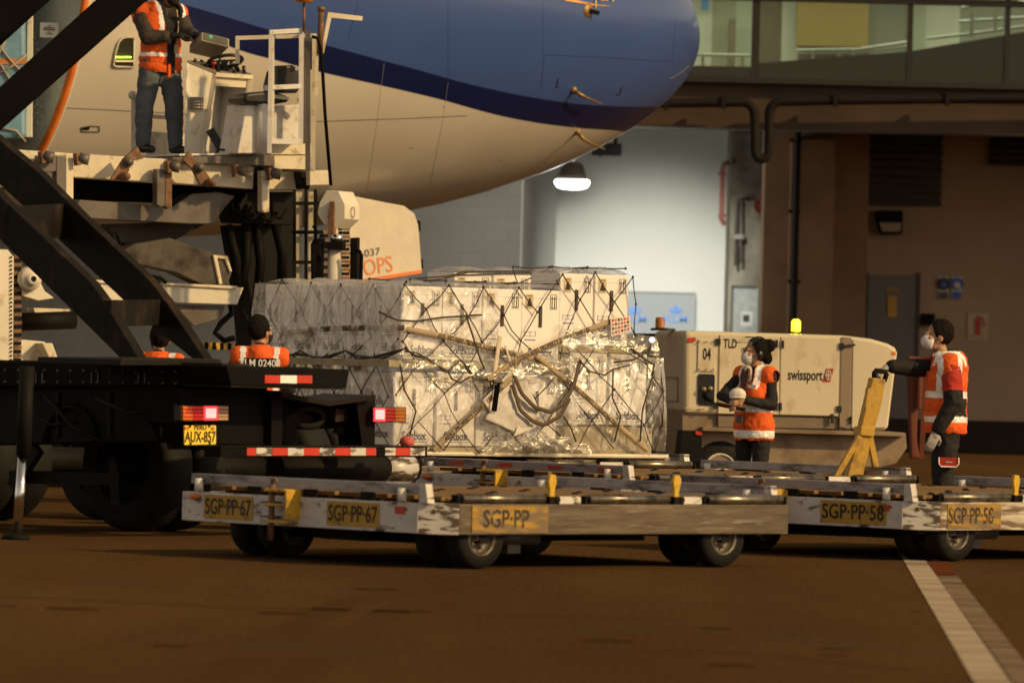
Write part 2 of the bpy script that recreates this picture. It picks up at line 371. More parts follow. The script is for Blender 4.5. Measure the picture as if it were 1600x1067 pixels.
b = MB(); q = [PI(x, y) for x, y in ((1186, 134), (1186, 99), (1420, 81), (1600, 50), (1900, -4), (1900, 134))]
b.prism(q, (0, .15, 0)); b.build('ramp_parapet', par, tb)
b = MB(); q = [PI(x, y) for x, y in ((400, 122), (400, 90), (1186, 105), (1186, 134))]; b.prism(q, (0, .15, 0)); b.build('gallery_parapet', par, tb)
steel = mat('satin_steel', (.55, .56, .5), .35, metal=.7, var=.1)
PJ = Pl(1300, 101, 0)
def railing(lines, posts, r=.025):
    b = MB()
    for l in lines: b.tube([PJ(*p) for p in l], r, 8)
    for x, y0, y1 in posts: b.bar(PJ(x, y0), PJ(x, y1), .05, .05)
    b.build('handrail', steel, tb)
railing([[(1000, 85), (1178, 87)]], [(1098, 86, 106), (1160, 87, 106)])
railing([[(1245, 79), (1340, 78), (1418, 66)], [(1245, 84), (1340, 83), (1418, 72)]], [(1270, 79, 100), (1311, 78, 97), (1333, 78, 95), (1362, 74, 92)])
railing([[(1448, 61), (1510, 54), (1600, 42), (1700, 25)], [(1498, 34), (1600, 28), (1700, 20)], [(1502, 12), (1600, 3), (1700, -6)]], [(1555, 0, 52), (1570, 0, 50), (1518, 20, 60)])
glass = bpy.data.materials.new('gallery_glass'); glass.use_nodes = True
t = glass.node_tree; t.nodes.remove(t.nodes['Principled BSDF']); tr = t.nodes.new('ShaderNodeBsdfTransparent'); gl = t.nodes.new('ShaderNodeBsdfGlossy'); ms = t.nodes.new('ShaderNodeMixShader')
tr.inputs[0].default_value = (.86, .9, .8, 1); gl.inputs['Roughness'].default_value = .05; gl.inputs['Color'].default_value = (.8, .8, .8, 1); ms.inputs[0].default_value = .03
t.links.new(tr.outputs[0], ms.inputs[1]); t.links.new(gl.outputs[0], ms.inputs[2]); t.links.new(ms.outputs[0], t.nodes['Material Output'].inputs[0])
mull = [400, 600, 800, 990, 1182, 1424, 1577, 1810, 2050, 2300]
for x0, x1 in zip(mull, mull[1:]):
    a = PG((x0 + x1) / 2, 50); w = (x1 - x0) / F * 98
    b = MB(); b.box((PG(x0, 50).x + w / 2, 98.5, (zt + zG(-70)) / 2), (w - .1, .02, zG(-70) - zt - .09)); b.build('window_pane', glass, tb)
for x, w in zip(mull, [8, 8, 8, 8, 12, 8, 7, 8, 8, 8]):
    b = MB(); w = w / 102; b.box((PG(x, 70).x, 98.45, (zt + zG(-70)) / 2 + .05), (w, .25, zG(-70) - zt - .1)); b.build('mullion', dkm, tb)
lvl('transom', PG(400, 0).x, PG(2300, 0).x, zG(1.5), zG(-7), 98.28, 98.62, dkm)
la = bpy.data.lights.new('gallery_ceiling_light', 'AREA'); lo = bpy.data.objects.new('gallery_ceiling_light', la); COL.objects.link(lo)
la.shape = 'RECTANGLE'; la.size = 16; la.size_y = 1.2; la.energy = 240; la.color = (1, 1, .84); lo.location = (5, 101.2, zG(-66))
# doors and louvres of the lower wall
def louvre(x0, x1, y0, y1, n):
    fr = vb('louvre', PW, x0, x1, y0, y1, .05, dkm, off=-.06)
    a, c = PW(x0, y0), PW(x1, y1); z0, z1 = PW((x0 + x1) / 2, y1).z, PW((x0 + x1) / 2, y0).z
    b = MB(); sl_ = mat('louvre_slat', (.13, .085, .055), .7)
    for i in range(n):
        z = z0 + (z1 - z0) * (i + .5) / n; h = (z1 - z0) / n
        b.hexa([V((a.x, YW - .2, z - h * .42)), V((c.x, YW - .2, z - h * .42)), V((c.x, YW - .07, z + h * .2)), V((a.x, YW - .07, z + h * .2)),
                V((a.x, YW - .2, z - h * .34)), V((c.x, YW - .2, z - h * .34)), V((c.x, YW - .07, z + h * .28)), V((a.x, YW - .07, z + h * .28))])
    b.build('slats', sl_, fr)
louvre(1346, 1470, 207, 322, 9); louvre(1545, 1690, 205, 260, 5)
d = vb('door', PW, 1354, 1431, 430, 690, .06, mat('grey_door', (.13, .12, .12), .6, var=.1), off=-.06)
vb('door_frame', PW, 1350, 1354, 426, 690, .1, dkm, off=-.1, parent=d); vb('door_frame', PW, 1431, 1435, 426, 690, .1, dkm, off=-.1, parent=d)
vb('door_notice', PW, 1387, 1401, 462, 496, .02, mat('amber_notice', (.45, .25, .04), .7), off=-.09, parent=d); vb('door_notice', PW, 1384, 1405, 450, 456, .02, mat('pale_notice', (.3, .18, .05), .7), off=-.09, parent=d)
PCf = Pl(1165, 111, 0)
d = vb('side_door', PCf, 1143, 1182, 450, 700, .06, mat('bay_side_door', (.32, .34, .33), .6), off=-.07)
vb('side_door_frame', PCf, 1140, 1143, 446, 700, .1, dkm, off=-.11, parent=d); vb('side_door_frame', PCf, 1143, 1182, 446, 450, .1, dkm, off=-.11, parent=d)
vb('posted_notice', PCf, 1158, 1176, 487, 509, .01, mat('notice_paper', (.6, .6, .56), .7), off=-.09, parent=d)
vb('notice_print', PCf, 1161, 1171, 492, 503, .008, K['ink'], off=-.1, parent=d)
# pipes and fittings hung on the building
pipe = mat('black_drain_pipe', (.012, .009, .008), .8, spec=.2, var=.3, scale=2)
PP = Pl(1200, 97.6, 0)
b = MB(); pts = [(960, 165), (1000, 162), (1160, 160)] + [(1160 + 19 * sin(R(a)), 179 - 19 * cos(R(a))) for a in (20, 45, 70, 90)] + [(1179, 235)] + \
    [(1190 - 11 * cos(R(a)), 238 + 11 * sin(R(a))) for a in (20, 55, 90, 125, 160)] + [(1201, 235), (1202, 180)] + [(1221 - 19 * cos(R(a)), 178 - 19 * sin(R(a))) for a in (15, 45, 70, 90)] + [(1300, 157), (1650, 153), (2400, 140)]
b.tube([PP(*p) for p in pts], .075, 12, caps=True)
for x, y in ((1040, 162), (1130, 160.5), (1305, 157), (1480, 155)): p = PP(x, y); b.box(p, (.06, .2, .2))
b.build('drain_pipe', pipe, tag_=('black horizontal pipe with a U shaped drop under the glazed gallery', 'pipe'))
q = Pl(1244, 102.1, 0); b = MB(); b.tube([q(1249, 133), q(1247, 200), q(1240, 480), q(1236, 690)], .055, 10)
for y in (220, 330, 440): p = q(1244 if y < 300 else 1241, y); b.box(p + V((0, .08, 0)), (.2, .05, .05))
b.build('down_pipe', pipe, tag_=('thin black vertical downpipe on the brown column', 'pipe'))
redp = mat('red_fire_pipe', (.30, .10, .07), .5, var=.2); PQ = Pl(1160, 110.6, 0)
b = MB(); b.tube([PQ(*p) for p in ((1140, 254), (1132, 256), (1129, 266), (1128, 330), (1127, 342), (1133, 352))], .045, 10)
for y in (270, 335): b.cyl(PQ(1128.5, y), PQ(1128.5, y + 4), .07)
b.build('fire_pipe', redp, tag_=('short dull red pipe bent at both ends at the edge of the bright bay', 'pipe'))
b = MB(); b.tube([PQ(*p) for p in ((1178, 307), (1156, 306), (1150, 310), (1149, 415))], .025, 8); b.tube([PQ(*p) for p in ((1158, 310), (1157, 412))], .022, 8); b.box(PQ(1154, 370), (.18, .06, .08))
b.build('conduit', mat('grey_conduit', (.17, .16, .14), .5, metal=.3), tag_=('pair of thin grey conduits on the raw concrete column', 'conduit'))
b = MB(); p = PQ(1190, 322); b.lathe([(.0, 0), (.09, .0), (.13, .05), (.13, .1), (.02, .13)], p + V((0, .1, 0)), (0, -1, 0)); b.box(PQ(1188, 306), (.06, .1, .2))
b.build('alarm_bell', mat('red_bell', (.22, .03, .025), .4), tag_=('round dark red alarm bell on the column beside the bay', 'alarm bell'))
# wall light, signs
wl = thing('wall_light', 'unlit black wall floodlight under the wide louvre', 'wall light', PW(1388, 368, -.2))
a = PW(1369, 330, -.35); b = MB(); q = [(1368, 329), (1411, 329), (1410, 366), (1376, 366)]
b.prism([PW(x, y, -.4) for x, y in q], (0, .38, 0)); b.build('housing', K['black'], wl, bevel=.02)
b = MB(); b.prism([PW(x, y, -.42) for x, y in ((1374, 348), (1408, 348), (1407, 362), (1379, 362))], (0, .02, 0)); b.build('lens', mat('brown_lens', (.2, .11, .05), .2), wl)
signb = mat('sign_blue', (.035, .09, .42), .5, var=.05); signw = mat('sign_white', (.5, .48, .44), .6, var=.08)
def wsign(x0, x1, lab, kind):
    s = thing('safety_sign', lab, 'sign', PW((x0 + x1) / 2, 467, -.04))
    vb('board', PW, x0, x1, 432, 467, .02, signw, off=-.03, parent=s)
    c = PW((x0 + x1) / 2, 443.5, -.05); b = MB(); b.cyl(c, c + V((0, .012, 0)), .105, 24)
    b.build('pictogram', K['ink'] if kind else signb, s)
    b = MB(); b.ell(c + V((0, -.01, -.02)), (.055, .01, .05)); b.box(c + V((.02, -.012, -.06)), (.08, .012, .03)) if not kind else b.box(c + V((0, -.012, .07)), (.1, .012, .02)); b.build('figure', signw if not kind else signb, s)
    vb('caption_panel', PW, x0 + 1, x1 - 1, 456, 466.5, .012, signb if not kind else mat('sign_dark_caption', (.06, .06, .1), .6), off=-.044, parent=s)
wsign(1466, 1482, 'pale safety sign with a dark round symbol over a dark caption', 1)
wsign(1487, 1503, 'pale safety sign with a bright blue round symbol over a blue caption', 0)
s = thing('extinguisher_sign', 'square cream sign with a red fire extinguisher on the brown wall', 'sign', PW(1528, 532, -.04))
vb('board', PW, 1512, 1544, 489, 532, .02, mat('cream_sign', (.42, .33, .22), .6), off=-.03, parent=s)
c = PW(1528, 512, -.05); b = MB(); b.box(c, (.09, .012, .24)); b.box(c + V((-.01, 0, .15)), (.05, .012, .06)); b.tube([c + V((.03, 0, .17)), c + V((.1, 0, .12)), c + V((.1, 0, 0))], .01, 6); b.build('pictogram', mat('sign_red', (.4, .04, .025), .6), s)
b = MB(); b.hexa([PW(1439, 508, -.2), PW(1461, 508, -.2), PW(1461, 508, -.02), PW(1439, 508, -.02), PW(1439, 490, -.16), PW(1461, 490, -.16), PW(1461, 490, -.02), PW(1439, 490, -.02)])
b.build('wall_box', K['black'], bevel=.02, tag_=('small black box on the wall above the head of the man with the outstretched arm', 'electrical box'))
# airline board in the bay
kb = thing('airline_board', 'grey board with two blue crown logos at the foot of the bright bay wall', 'board', PB(1035, 560, -.3))
vb('panel', PB, 880, 1086, 458, 560, .12, mat('grey_board', (.36, .39, .42), .6, var=.05), off=-.3, parent=kb)
vb('rim', PB, 880, 1087, 455, 458, .14, mat('board_rim', (.2, .2, .18), .5), off=-.31, parent=kb)
kblue = mat('sky_blue_print', (.12, .32, .85), .5, var=.03)
for cx in (992, 1056):
    b = MB(); b.text('KLM', face_m(PB(cx, 499, -.32), (1, 0, 0), (0, -1, 0)), .13, bold=.02, width=.42)
    c = PB(cx, 489, -.325); b.box(c, (.15, .01, .03)); b.cyl(c + V((0, -.005, .06)), c + V((0, .005, .06)), .045)
    for k in (-1, 1): b.cyl(c + V((k * .08, -.005, .05)), c + V((k * .08, .005, .05)), .035)
    b.cyl(c + V((0, -.005, .12)), c + V((0, .005, .12)), .025)
    b.build('logo', kblue, kb)
# pendant lamp: lit, lights the bay
PD = Pl(894, 102, 0)
pl_ = thing('pendant_lamp', 'lit white industrial pendant lamp with a dark dome under the nose of the jet', 'lamp', PD(894, 291))
c = PD(894, 284); b = MB(); b.lathe([(.05, .32), (.16, .28), (.22, .1), (.27, .0), (.255, 0), (.2, .1)], c, (0, 0, 1), 32); b.cyl(c + V((0, 0, .3)), c + V((0, 0, zb + .5 - c.z)), .02); b.build('dome', mat('lamp_dome', (.32, .32, .3), .5), pl_)
b = MB(); b.lathe([(.0, .03), (.26, .025), (.28, .0), (.275, -.03), (.24, -.085), (.16, -.115), (.0, -.125)], c, (0, 0, 1), 32); b.build('lens', emit('lamp_white', (1, .98, .95), 14), pl_)
def lamp(name, loc, e, col, r=.2, typ='POINT', **k):
    l = bpy.data.lights.new(name, typ); o = bpy.data.objects.new(name, l); COL.objects.link(o); o.location = loc; l.energy = e; l.color = col
    if typ != 'AREA': l.shadow_soft_size = r
    for q, v in k.items(): setattr(l, q, v)
    return o
lamp('pendant_lamp_light', c + V((0, 0, -.5)), 330, (1, .97, .85), .25)
bl_ = lamp('bay_fill_spot', V((2.3, 101.8, zb + .3)), 8200, (1, .97, .84), .4, 'SPOT', spot_size=R(33), spot_blend=1)  # added spot with no fixture, brightens the back wall of the bay
bl_.rotation_euler = (bl_.location - PB(1015, 520)).to_track_quat('Z', 'Y').to_euler()
# dark box heater on the bay ceiling
b = MB(); b.box(P(948, 234, 107), (.5, .4, .2)); b.box(P(938, 222, 107), (.06, .06, .5)); b.box(P(962, 219, 107), (.06, .06, .5)); b.build('ceiling_heater', K['black'], bevel=.02, tag_=('dark box fitting on the bay ceiling behind the jet nose', 'heater'))
# ============================================================ aeroplane
PSI = .6307
ap = thing('airplane', 'blue and white passenger jet with its nose pointing right over the loaded pallet', 'airplane', (1.9458, 78, 0), PSI)
def fprof(t):
    c = lambda a: min(max(a, 0), 1)
    zc = 5.2615 + c(t / 8) * .47
    b = 5.2615 - (5.2615 - 2.6312) * (1 - c(1 - t / 9.373) ** 2.2507) ** .6
    w = 3.0137 * (1 - c(1 - t / 6.379) ** 2.3502) ** .6
    top = zc + 3.1 * (1 - c(1 - t / 9.5) ** 2.0) ** .62
    return zc, zc - b, w, top - zc
TE = 10.4
ts = [.0, .004, .015, .04, .08, .14, .22, .32, .45, .6, .8, 1.05, 1.35, 1.7, 2.1, 2.6, 3.2, 3.9, 4.7, 5.6, 6.5, 7.4, 8.3, 9.2, TE, 11.5, 13.2, 15, 18, 24]
NR = 112
def ring(t, k=1.0):
    zc, lo, w, hi = fprof(t)
    return [V((-t, w * k * sin(2 * pi * j / NR), zc - cos(2 * pi * j / NR) * k * (lo if cos(2 * pi * j / NR) > 0 else hi))) for j in range(NR)]
vs = []; fs = []
for t in ts: vs += ring(t)
for i in range(len(ts) - 1):
    for j in range(NR):
        if TE - .01 <= ts[i] < 13.1:      # the open forward cargo doorway, on the near side
            z = (vs[i * NR + j].z + vs[i * NR + (j + 1) % NR].z) / 2
            if sin(2 * pi * (j + .5) / NR) < 0 and 3.35 < z < 5.75: continue
        fs.append((i * NR + j, i * NR + (j + 1) % NR, (i + 1) * NR + (j + 1) % NR, (i + 1) * NR + j))
Mx = ap.matrix_basis
bvh = BVHTree.FromPolygons([Mx @ v for v in vs], fs)
def surf(px, py, off=0):
    d = (FW + RT * ((px - 800) / F) + UP * ((533.5 - py) / F)).normalized()
    h, n, i, dist = bvh.ray_cast(CAM, d)
    if h is None: return None, None
    if n.dot(d) > 0: n = -n
    return h + n * off, n
def curvepts(pts):
    out = []
    I = Mx.inverted()
    for x, y in pts:
        h, n = surf(x, y)
        if h is not None: q = I @ h; out.append((-q.x, q.z))
    return sorted(out)
lowE = curvepts([(300, 48), (377, 80), (440, 97), (496, 112), (590, 133), (680, 154), (784, 182), (880, 198), (968, 205.5)])
upE = curvepts([(277, 5), (330, 20), (420, 47), (512, 72), (624, 102), (760, 138), (880, 160), (960, 166.5), (1024, 167.5)])
fm = bpy.data.materials.new('fuselage_paint'); fm.use_nodes = True; t = fm.node_tree; N = t.nodes; L = t.links; bs = N['Principled BSDF']
tc = N.new('ShaderNodeTexCoord'); sx = N.new('ShaderNodeSeparateXYZ'); L.new(tc.outputs['Object'], sx.inputs[0])
mt = N.new('ShaderNodeMath'); mt.operation = 'MULTIPLY'; mt.inputs[1].default_value = -1 / 16; L.new(sx.outputs[0], mt.inputs[0])
def edge(pts):
    fc = N.new('ShaderNodeFloatCurve'); cv = fc.mapping.curves[0]; L.new(mt.outputs[0], fc.inputs['Value'])
    pts = [(a / 16, b / 8) for a, b in pts]
    (a0, b0), (a1, b1) = pts[-2], pts[-1]
    pts = pts + [(1.0, min(1, b1 + (b1 - b0) / max(1e-4, a1 - a0) * (1 - a1)))]
    pts = [(0, pts[0][1])] + pts
    cv.points[0].location = pts[0]; cv.points[1].location = pts[-1]
    for p in pts[1:-1]: cv.points.new(*p)
    fc.mapping.update()
    m8 = N.new('ShaderNodeMath'); m8.operation = 'MULTIPLY'; m8.inputs[1].default_value = 8; L.new(fc.outputs[0], m8.inputs[0])
    df = N.new('ShaderNodeMath'); df.operation = 'SUBTRACT'; L.new(sx.outputs[2], df.inputs[0]); L.new(m8.outputs[0], df.inputs[1])
    mr = N.new('ShaderNodeMapRange'); mr.inputs[1].default_value = -.006; mr.inputs[2].default_value = .006; L.new(df.outputs[0], mr.inputs[0]); return mr.outputs[0]
nz = N.new('ShaderNodeTexNoise'); nz.inputs['Scale'].default_value = 1.2; nz.inputs['Detail'].default_value = 7; L.new(tc.outputs['Object'], nz.inputs[0])
wm = N.new('ShaderNodeMix'); wm.data_type = 'RGBA'; wm.inputs[6].default_value = (.66, .63, .57, 1); wm.inputs[7].default_value = (.52, .47, .40, 1); L.new(nz.outputs[0], wm.inputs[0])
c1 = N.new('ShaderNodeMix'); c1.data_type = 'RGBA'; c1.inputs[7].default_value = (.004, .010, .07, 1); L.new(wm.outputs[2], c1.inputs[6]); L.new(edge(lowE), c1.inputs[0])
bl = N.new('ShaderNodeMix'); bl.data_type = 'RGBA'; bl.inputs[6].default_value = (.037, .078, .27, 1); bl.inputs[7].default_value = (.047, .098, .31, 1); L.new(nz.outputs[0], bl.inputs[0])
c2 = N.new('ShaderNodeMix'); c2.data_type = 'RGBA'; L.new(c1.outputs[2], c2.inputs[6]); L.new(bl.outputs[2], c2.inputs[7]); L.new(edge(upE), c2.inputs[0])
L.new(c2.outputs[2], bs.inputs['Base Color']); bs.inputs['Roughness'].default_value = .28; bs.inputs['Coat Weight'].default_value = .3; bs.inputs['Coat Roughness'].default_value = .12
n2 = N.new('ShaderNodeTexNoise'); n2.inputs['Scale'].default_value = .9; n2.inputs['Detail'].default_value = 2; L.new(tc.outputs['Object'], n2.inputs[0]); bp = N.new('ShaderNodeBump'); bp.inputs['Strength'].default_value = .12; bp.inputs['Distance'].default_value = .05; L.new(n2.outputs[0], bp.inputs['Height']); L.new(bp.outputs[0], bs.inputs['Normal'])
b = MB(); b.add(vs, fs, True); fus = b.build('fuselage', fm, ap, world=False)
# forward bulkhead of the cargo hold, floor, sill and back wall
bw = mat('hold_panel_white', (.72, .69, .62), .5, var=.08, dirt=(.3, .24, .17), damt=.15, dscale=3)
r = ring(TE + .03, .985); b = MB(); b.prism([p for p in r if p.z < 6.2], V((.05, 0, 0))); b.build('hold_bulkhead', bw, ap, world=False)
b = MB(); b.box((-TE - 3.3, 0, 3.2), (6.5, 4.2, .15)); b.build('hold_floor', K['grey'], ap, world=False)
b = MB(); b.box((-TE - 3.3, 1.5, 4.4), (6.5, .1, 2.4)); b.build('hold_lining', bw, ap, world=False)
lamp('hold_lamp_light', Mx @ V((-TE - 1.6, -1.2, 5.6)), 60, (1, .86, .62), .3)
# orange door seal along the doorway edge
I = Mx.inverted()
arc = [p for p in ring(TE) if p.y < -.3 and p.z < 5.9]
arc.sort(key=lambda p: p.z)
b = MB(); b.tube([p + V((-.02, 0, 0)) for p in arc if p.z > 3.2], .042, 8); b.build('door_seal', mat('orange_seal', (.85, .20, .02), .6), ap, world=False)
b = MB(); b.tube([p * 1 + V((.03, -.004, 0)) for p in arc if p.z > 3.2], .02, 8); b.build('door_edge_trim', K['creamw'], ap, world=False)
# door jamb column and its notice in the doorway
PJ2 = Pl(70, 70.2, PSI - pi / 2)
PH = Pl(75, 69.7, 0)
b = MB(); b.px(PH, [(43, -30), (52, -30), (50, 215), (40, 215)], .08); b.px(PH, [(108, -30), (119, -30), (115, 30), (107, 30)], .1); b.build('door_jamb', K['creamw'], ap, bevel=.008)
b = MB(); M = face_m(PH(77, 46, -.02), (1, 0, 0), (0, -1, 0))
for i, w in enumerate((4, 17, 18, 2, 9)): b.box(PH(77, 41 + i * 3, -.005), (w / 143, .01, .008))
b.build('notice_lettering', K['ink'], ap)
b = MB(); b.box(PH(77, 47.5, .01), (.2, .01, .16)); b.build('notice_label', K['creamw'], ap)
rv = MB()
for i in range(14): rv.ell(PH(54 + (i % 3) * 2.2, 60 + i * 9), .011, n=6, m=4)
for i in range(9): rv.ell(PH(58 + (i % 2) * 6, 150 + i * 7 - (i % 2) * 3), .012, n=6, m=4)
rv.build('rivets', K['grey'], ap)
# lit service panel
def onsurf(b, pts, off=.0, inn=.03):
    q = [surf(x, y) for x, y in pts]; b.add([h + n * off for h, n in q], [list(range(len(q)))])
sp = MB(); out = [(176, 101), (179, 82), (184, 66), (190, 59), (200, 58), (208, 59), (208, 104), (180, 104)]
onsurf(sp, out, .012); pan = sp.build('service_panel', mat('panel_recess', (.03, .026, .022), .6), ap)
q = [surf(x, y, .02)[0] for x, y in out]; b = MB(); b.tube(q, .012, 6, closed=True); b.build('panel_rim', K['cream'], pan)
b = MB(); led = [surf(180 + i * 3.1, 88.5, .03)[0] for i in range(8)]
for p in led: b.ell(p, .011, n=6, m=4)
b.build('indicator_lights', emit('green_led', (.5, 1, .05), 5), pan)
b = MB(); b.bar(surf(178, 95, .02)[0], surf(206, 95, .02)[0], .03, .02); b.build('panel_strip', K['cream'], pan)
# skin seams, hatch, probes, marks
seam = mat('skin_seam', (.10, .085, .07), .6)
def seamline(pts, r=.0045, n=14, m=seam, name='skin_seam'):
    full = []
    for (x0, y0), (x1, y1) in zip(pts, pts[1:]):
        for i in range(n): full.append((x0 + (x1 - x0) * i / n, y0 + (y1 - y0) * i / n))
    full.append(pts[-1]); q = [surf(x, y, .001)[0] for x, y in full]
    b = MB(); b.tube([p for p in q if p], r, 5); return b.build(name, m, ap)
seamline([(86, 168), (150, 171), (207, 174), (330, 180)]); seamline([(495, 190), (620, 186), (730, 181)])
sb = mat('blue_seam', (.012, .025, .11), .6)
seamline([(848, 86), (940, 90), (1050, 97)], m=sb, r=.0035); seamline([(848, 3), (848, 86)], m=sb, r=.002); seamline([(1050, 97), (1056, 30)], m=sb, r=.002)
seamline([(850, 90), (845, 140)], m=sb, r=.003); 
seamline([(126, 200), (140, 197), (155, 198), (155, 206), (128, 206), (126, 200)], r=.008, n=4, name='access_hatch')
b = MB(); onsurf(b, [(127, 199), (140, 198), (139, 203), (128, 203)], .006); b.build('hatch_vent', K['dark'], ap)
mk = mat('dark_marks', (.008, .01, .03), .6)
for pts in ([(872, 123), (869, 137), (875, 136)], [(971, 136), (968, 148), (963, 148)]): seamline(pts, r=.01, n=4, m=mk, name='jacking_mark')
probe = mat('bronze_probe', (.30, .19, .08), .5, metal=.5)
def pitot(x, y, dx, dy, n='pitot_probe'):
    h, nn = surf(x, y); e, _ = surf(x + dx, y + dy); b = MB(); o = nn * .14
    b.tube([h, h + o * .8, h + o + (e - h) * .25, e + o], [.028, .024, .016, .010], 10); b.ell(h, (.045, .045, .045)); b.build(n, probe, ap)
pitot(896, 141, 32, 14); pitot(902, 206, 32, 14)
h, nn = surf(919, 17); b = MB(); b.lathe([(0, .02), (.07, .02), (.085, 0)], h, nn, 20); b.build('vane_base', probe, ap); b = MB(); b.bar(h + nn * .02, h + nn * .04 + V((.1, .03, -.03)), .015, .05); b.build('vane', K['dark'], ap)
gold = mat('gold_lettering', (.75, .45, .18), .45)
b = MB(); onsurf(b, [(880, 0), (884, -2), (925, 6), (955, 10.5), (925, 9), (882, 2)], .012); b.build('gold_swoosh', gold, ap)
b = MB(); b.add([surf(*p, .012)[0] for p in ((929, 0), (931, 0), (931, 13), (929, 13))], [(0, 1, 2, 3)]); b.build('gold_star', gold, ap)
h, nn = surf(958, -6); xx = (surf(968, -5)[0] - h); b = MB(); b.text('EM', face_m(h + nn * .014, xx, nn), .16, 1.1, bold=.01, align='RIGHT'); b.build('name_lettering', gold, ap)
seamline([(1046, 124), (1058, 118), (1068, 111), (1076, 104)], r=.008, m=K['grey'], name='lightning_strip', n=4)
b = MB(); p, n_ = surf(905, 262) if surf(905, 262)[0] else (None, None)
soft = mat('faint_seam', (.36, .32, .26), .6)
seamline([(700, 130), (690, 200), (672, 290)], r=.0022, m=soft); seamline([(600, 100), (588, 200), (570, 320)], r=.0022, m=soft); seamline([(560, 0), (545, 60)], m=sb, r=.0025); seamline([(700, 0), (700, 128)], m=sb, r=.002)
pk = mat('tiny_placard', (.35, .33, .3), .6)
for x, y in ((690, 166), (640, 230), (780, 250)):
    b = MB(); onsurf(b, [(x, y), (x + 5, y + .6), (x + 5, y + 2.4), (x, y + 1.8)], .003); b.build('placard', pk, ap)
# nose gear door
PN = Pl(610, 73.4, PSI)
gd = MB(); gd.px(PN, [(520, 300), (600, 316), (632, 322), (648, 334), (654, 352), (659, 418), (660, 423), (520, 446)], .06); gdo = gd.build('gear_door', mat('gear_door_paint', (.62, .57, .48), .45, var=.1), ap, bevel=.01)
b = MB(); b.px(PN, [(520, 443), (659, 421.5), (659, 427), (520, 449)], .07, off=-.008); b.build('door_stripe', K['orange'], gdo)
dirx = PN(660, 421) - PN(560, 437); Mt = face_m(PN(592, 414, -.004), dirx, -PN.n)
b = MB(); b.text('STOPS', face_m(PN(614, 413, -.004), dirx, -PN.n), .19, align='RIGHT', width=.66); b.build('lettering', K['orange'], gdo)
b = MB(); b.text('T-037', face_m(PN(594, 393, -.004), dirx, -PN.n), .085, align='RIGHT', width=.36); b.build('lettering', K['ink'], gdo)
b = MB(); b.px(PN, [(655.5, 345), (657, 345), (657.5, 362), (656, 362)], .09); b.px(PN, [(659, 405), (661, 405), (661.5, 420), (659.5, 420)], .09); b.build('hinge', K['dark'], gdo)
b = MB(); b.cyl(PN(560, 330, .7), PN(560, 700, .7), .11); c = PN(560, 745, .7); b.build('gear_strut', K['grey'], ap)
b = MB()
for k in (-.35, .35):
    c = V((PN(560, 600, .7).x, PN(560, 600, .7).y, .53)) + PN.n * k; b.lathe([(.25, -.17), (.45, -.17), (.53, -.1), (.53, .1), (.45, .17), (.25, .17)], c, PN.n, 28)
b.build('nose_wheel', K['rubber'], ap)
# wrapped freight in the open hold
bc = mat('blue_wrap', (.16, .34, .48), .22, var=.3, scale=2, coat=.5, bump=.8, bscale=6)
wc = thing('wrapped_freight', 'blue plastic wrapped freight with an orange band inside the open hold', 'freight', P(10, 240, 69.2))
PF = Pl(10, 69.3, R(8)); b = MB(); b.px(PF, [(-220, -60), (41, -60), (41, 218), (-220, 215)], 1.2); b.build('wrapped_load', bc, wc, bevel=.05)
b = MB(); b.px(PF, [(-220, 92), (41.5, 92), (41.5, 101), (-220, 100)], .02, off=-.012); b.build('orange_band', mat('orange_band_tape', (.5, .2, .05), .5), wc)
b = MB()
for l in ([(-10, 60), (12, 90), (38, 118)], [(-10, 120), (20, 103), (42, 86)], [(0, 100), (30, 150)], [(-5, 200), (25, 205), (40, 222)], [(10, 60), (-10, 100)]): b.tube([PF(x, y, -.02) for x, y in l], .014, 6)
b.split('net_cord', mat('pale_cord', (.4, .33, .25), .7), wc)
# ============================================================ cargo dollies
TH = R(42.5); LW, WW = 1.67, 1.35
def wheel_mesh(th, x, y, Rr=.21, w=.17, outer=True):
    t = MB(); t.lathe([(Rr * .6, -w / 2), (Rr * .93, -w / 2), (Rr, -w * .3), (Rr * 1.0, 0), (Rr, w * .3), (Rr * .93, w / 2), (Rr * .6, w / 2), (Rr * .6, -w / 2)], (x, y, Rr), (0, 1, 0), 32)
    o = t.build('wheel', K['rubber'], th, world=False)
    r = MB(); r.lathe([(Rr * .6, -w / 2 + .01), (Rr * .56, -w / 2 - .004), (Rr * .52, -w / 2 + .02), (Rr * .46, -w / 2 + .06), (Rr * .2, -w / 2 + .045), (Rr * .18, -w / 2 - .01), (.0, -w / 2 - .012)], (x, y, Rr), (0, 1, 0), 28)
    r.lathe([(Rr * .6, w / 2 - .01), (Rr * .3, w / 2 - .04), (0, w / 2 - .04)], (x, y, Rr), (0, 1, 0), 20)
    for k in range(5): a = k * 2 * pi / 5; r.ell((x + cos(a) * Rr * .33, y - w / 2 + .035, Rr + sin(a) * Rr * .33), .014, n=6, m=4)
    r.build('rim', K['rim'], o, world=False)
    return o
scr = mat('scraped_white_paint', (.62, .61, .6), .45, metal=.1, var=.2, scale=4, dirt=(.11, .085, .07), damt=.43, dscale=10, dsharp=.03, stretch=(.5, .5, 2))
faded = mat('worn_yellow_plate', (.40, .24, .025), .5, var=.3, scale=12, dirt=(.17, .12, .07), damt=.53, dscale=9, dsharp=.07, stretch=(.5, .5, 2))
woodc = mat('worn_brown_beam_paint', (.55, .5, .42), .5, var=.3, scale=5, dirt=(.15, .1, .06), damt=.5, dscale=6, dsharp=.04, stretch=(.3, .3, 3))
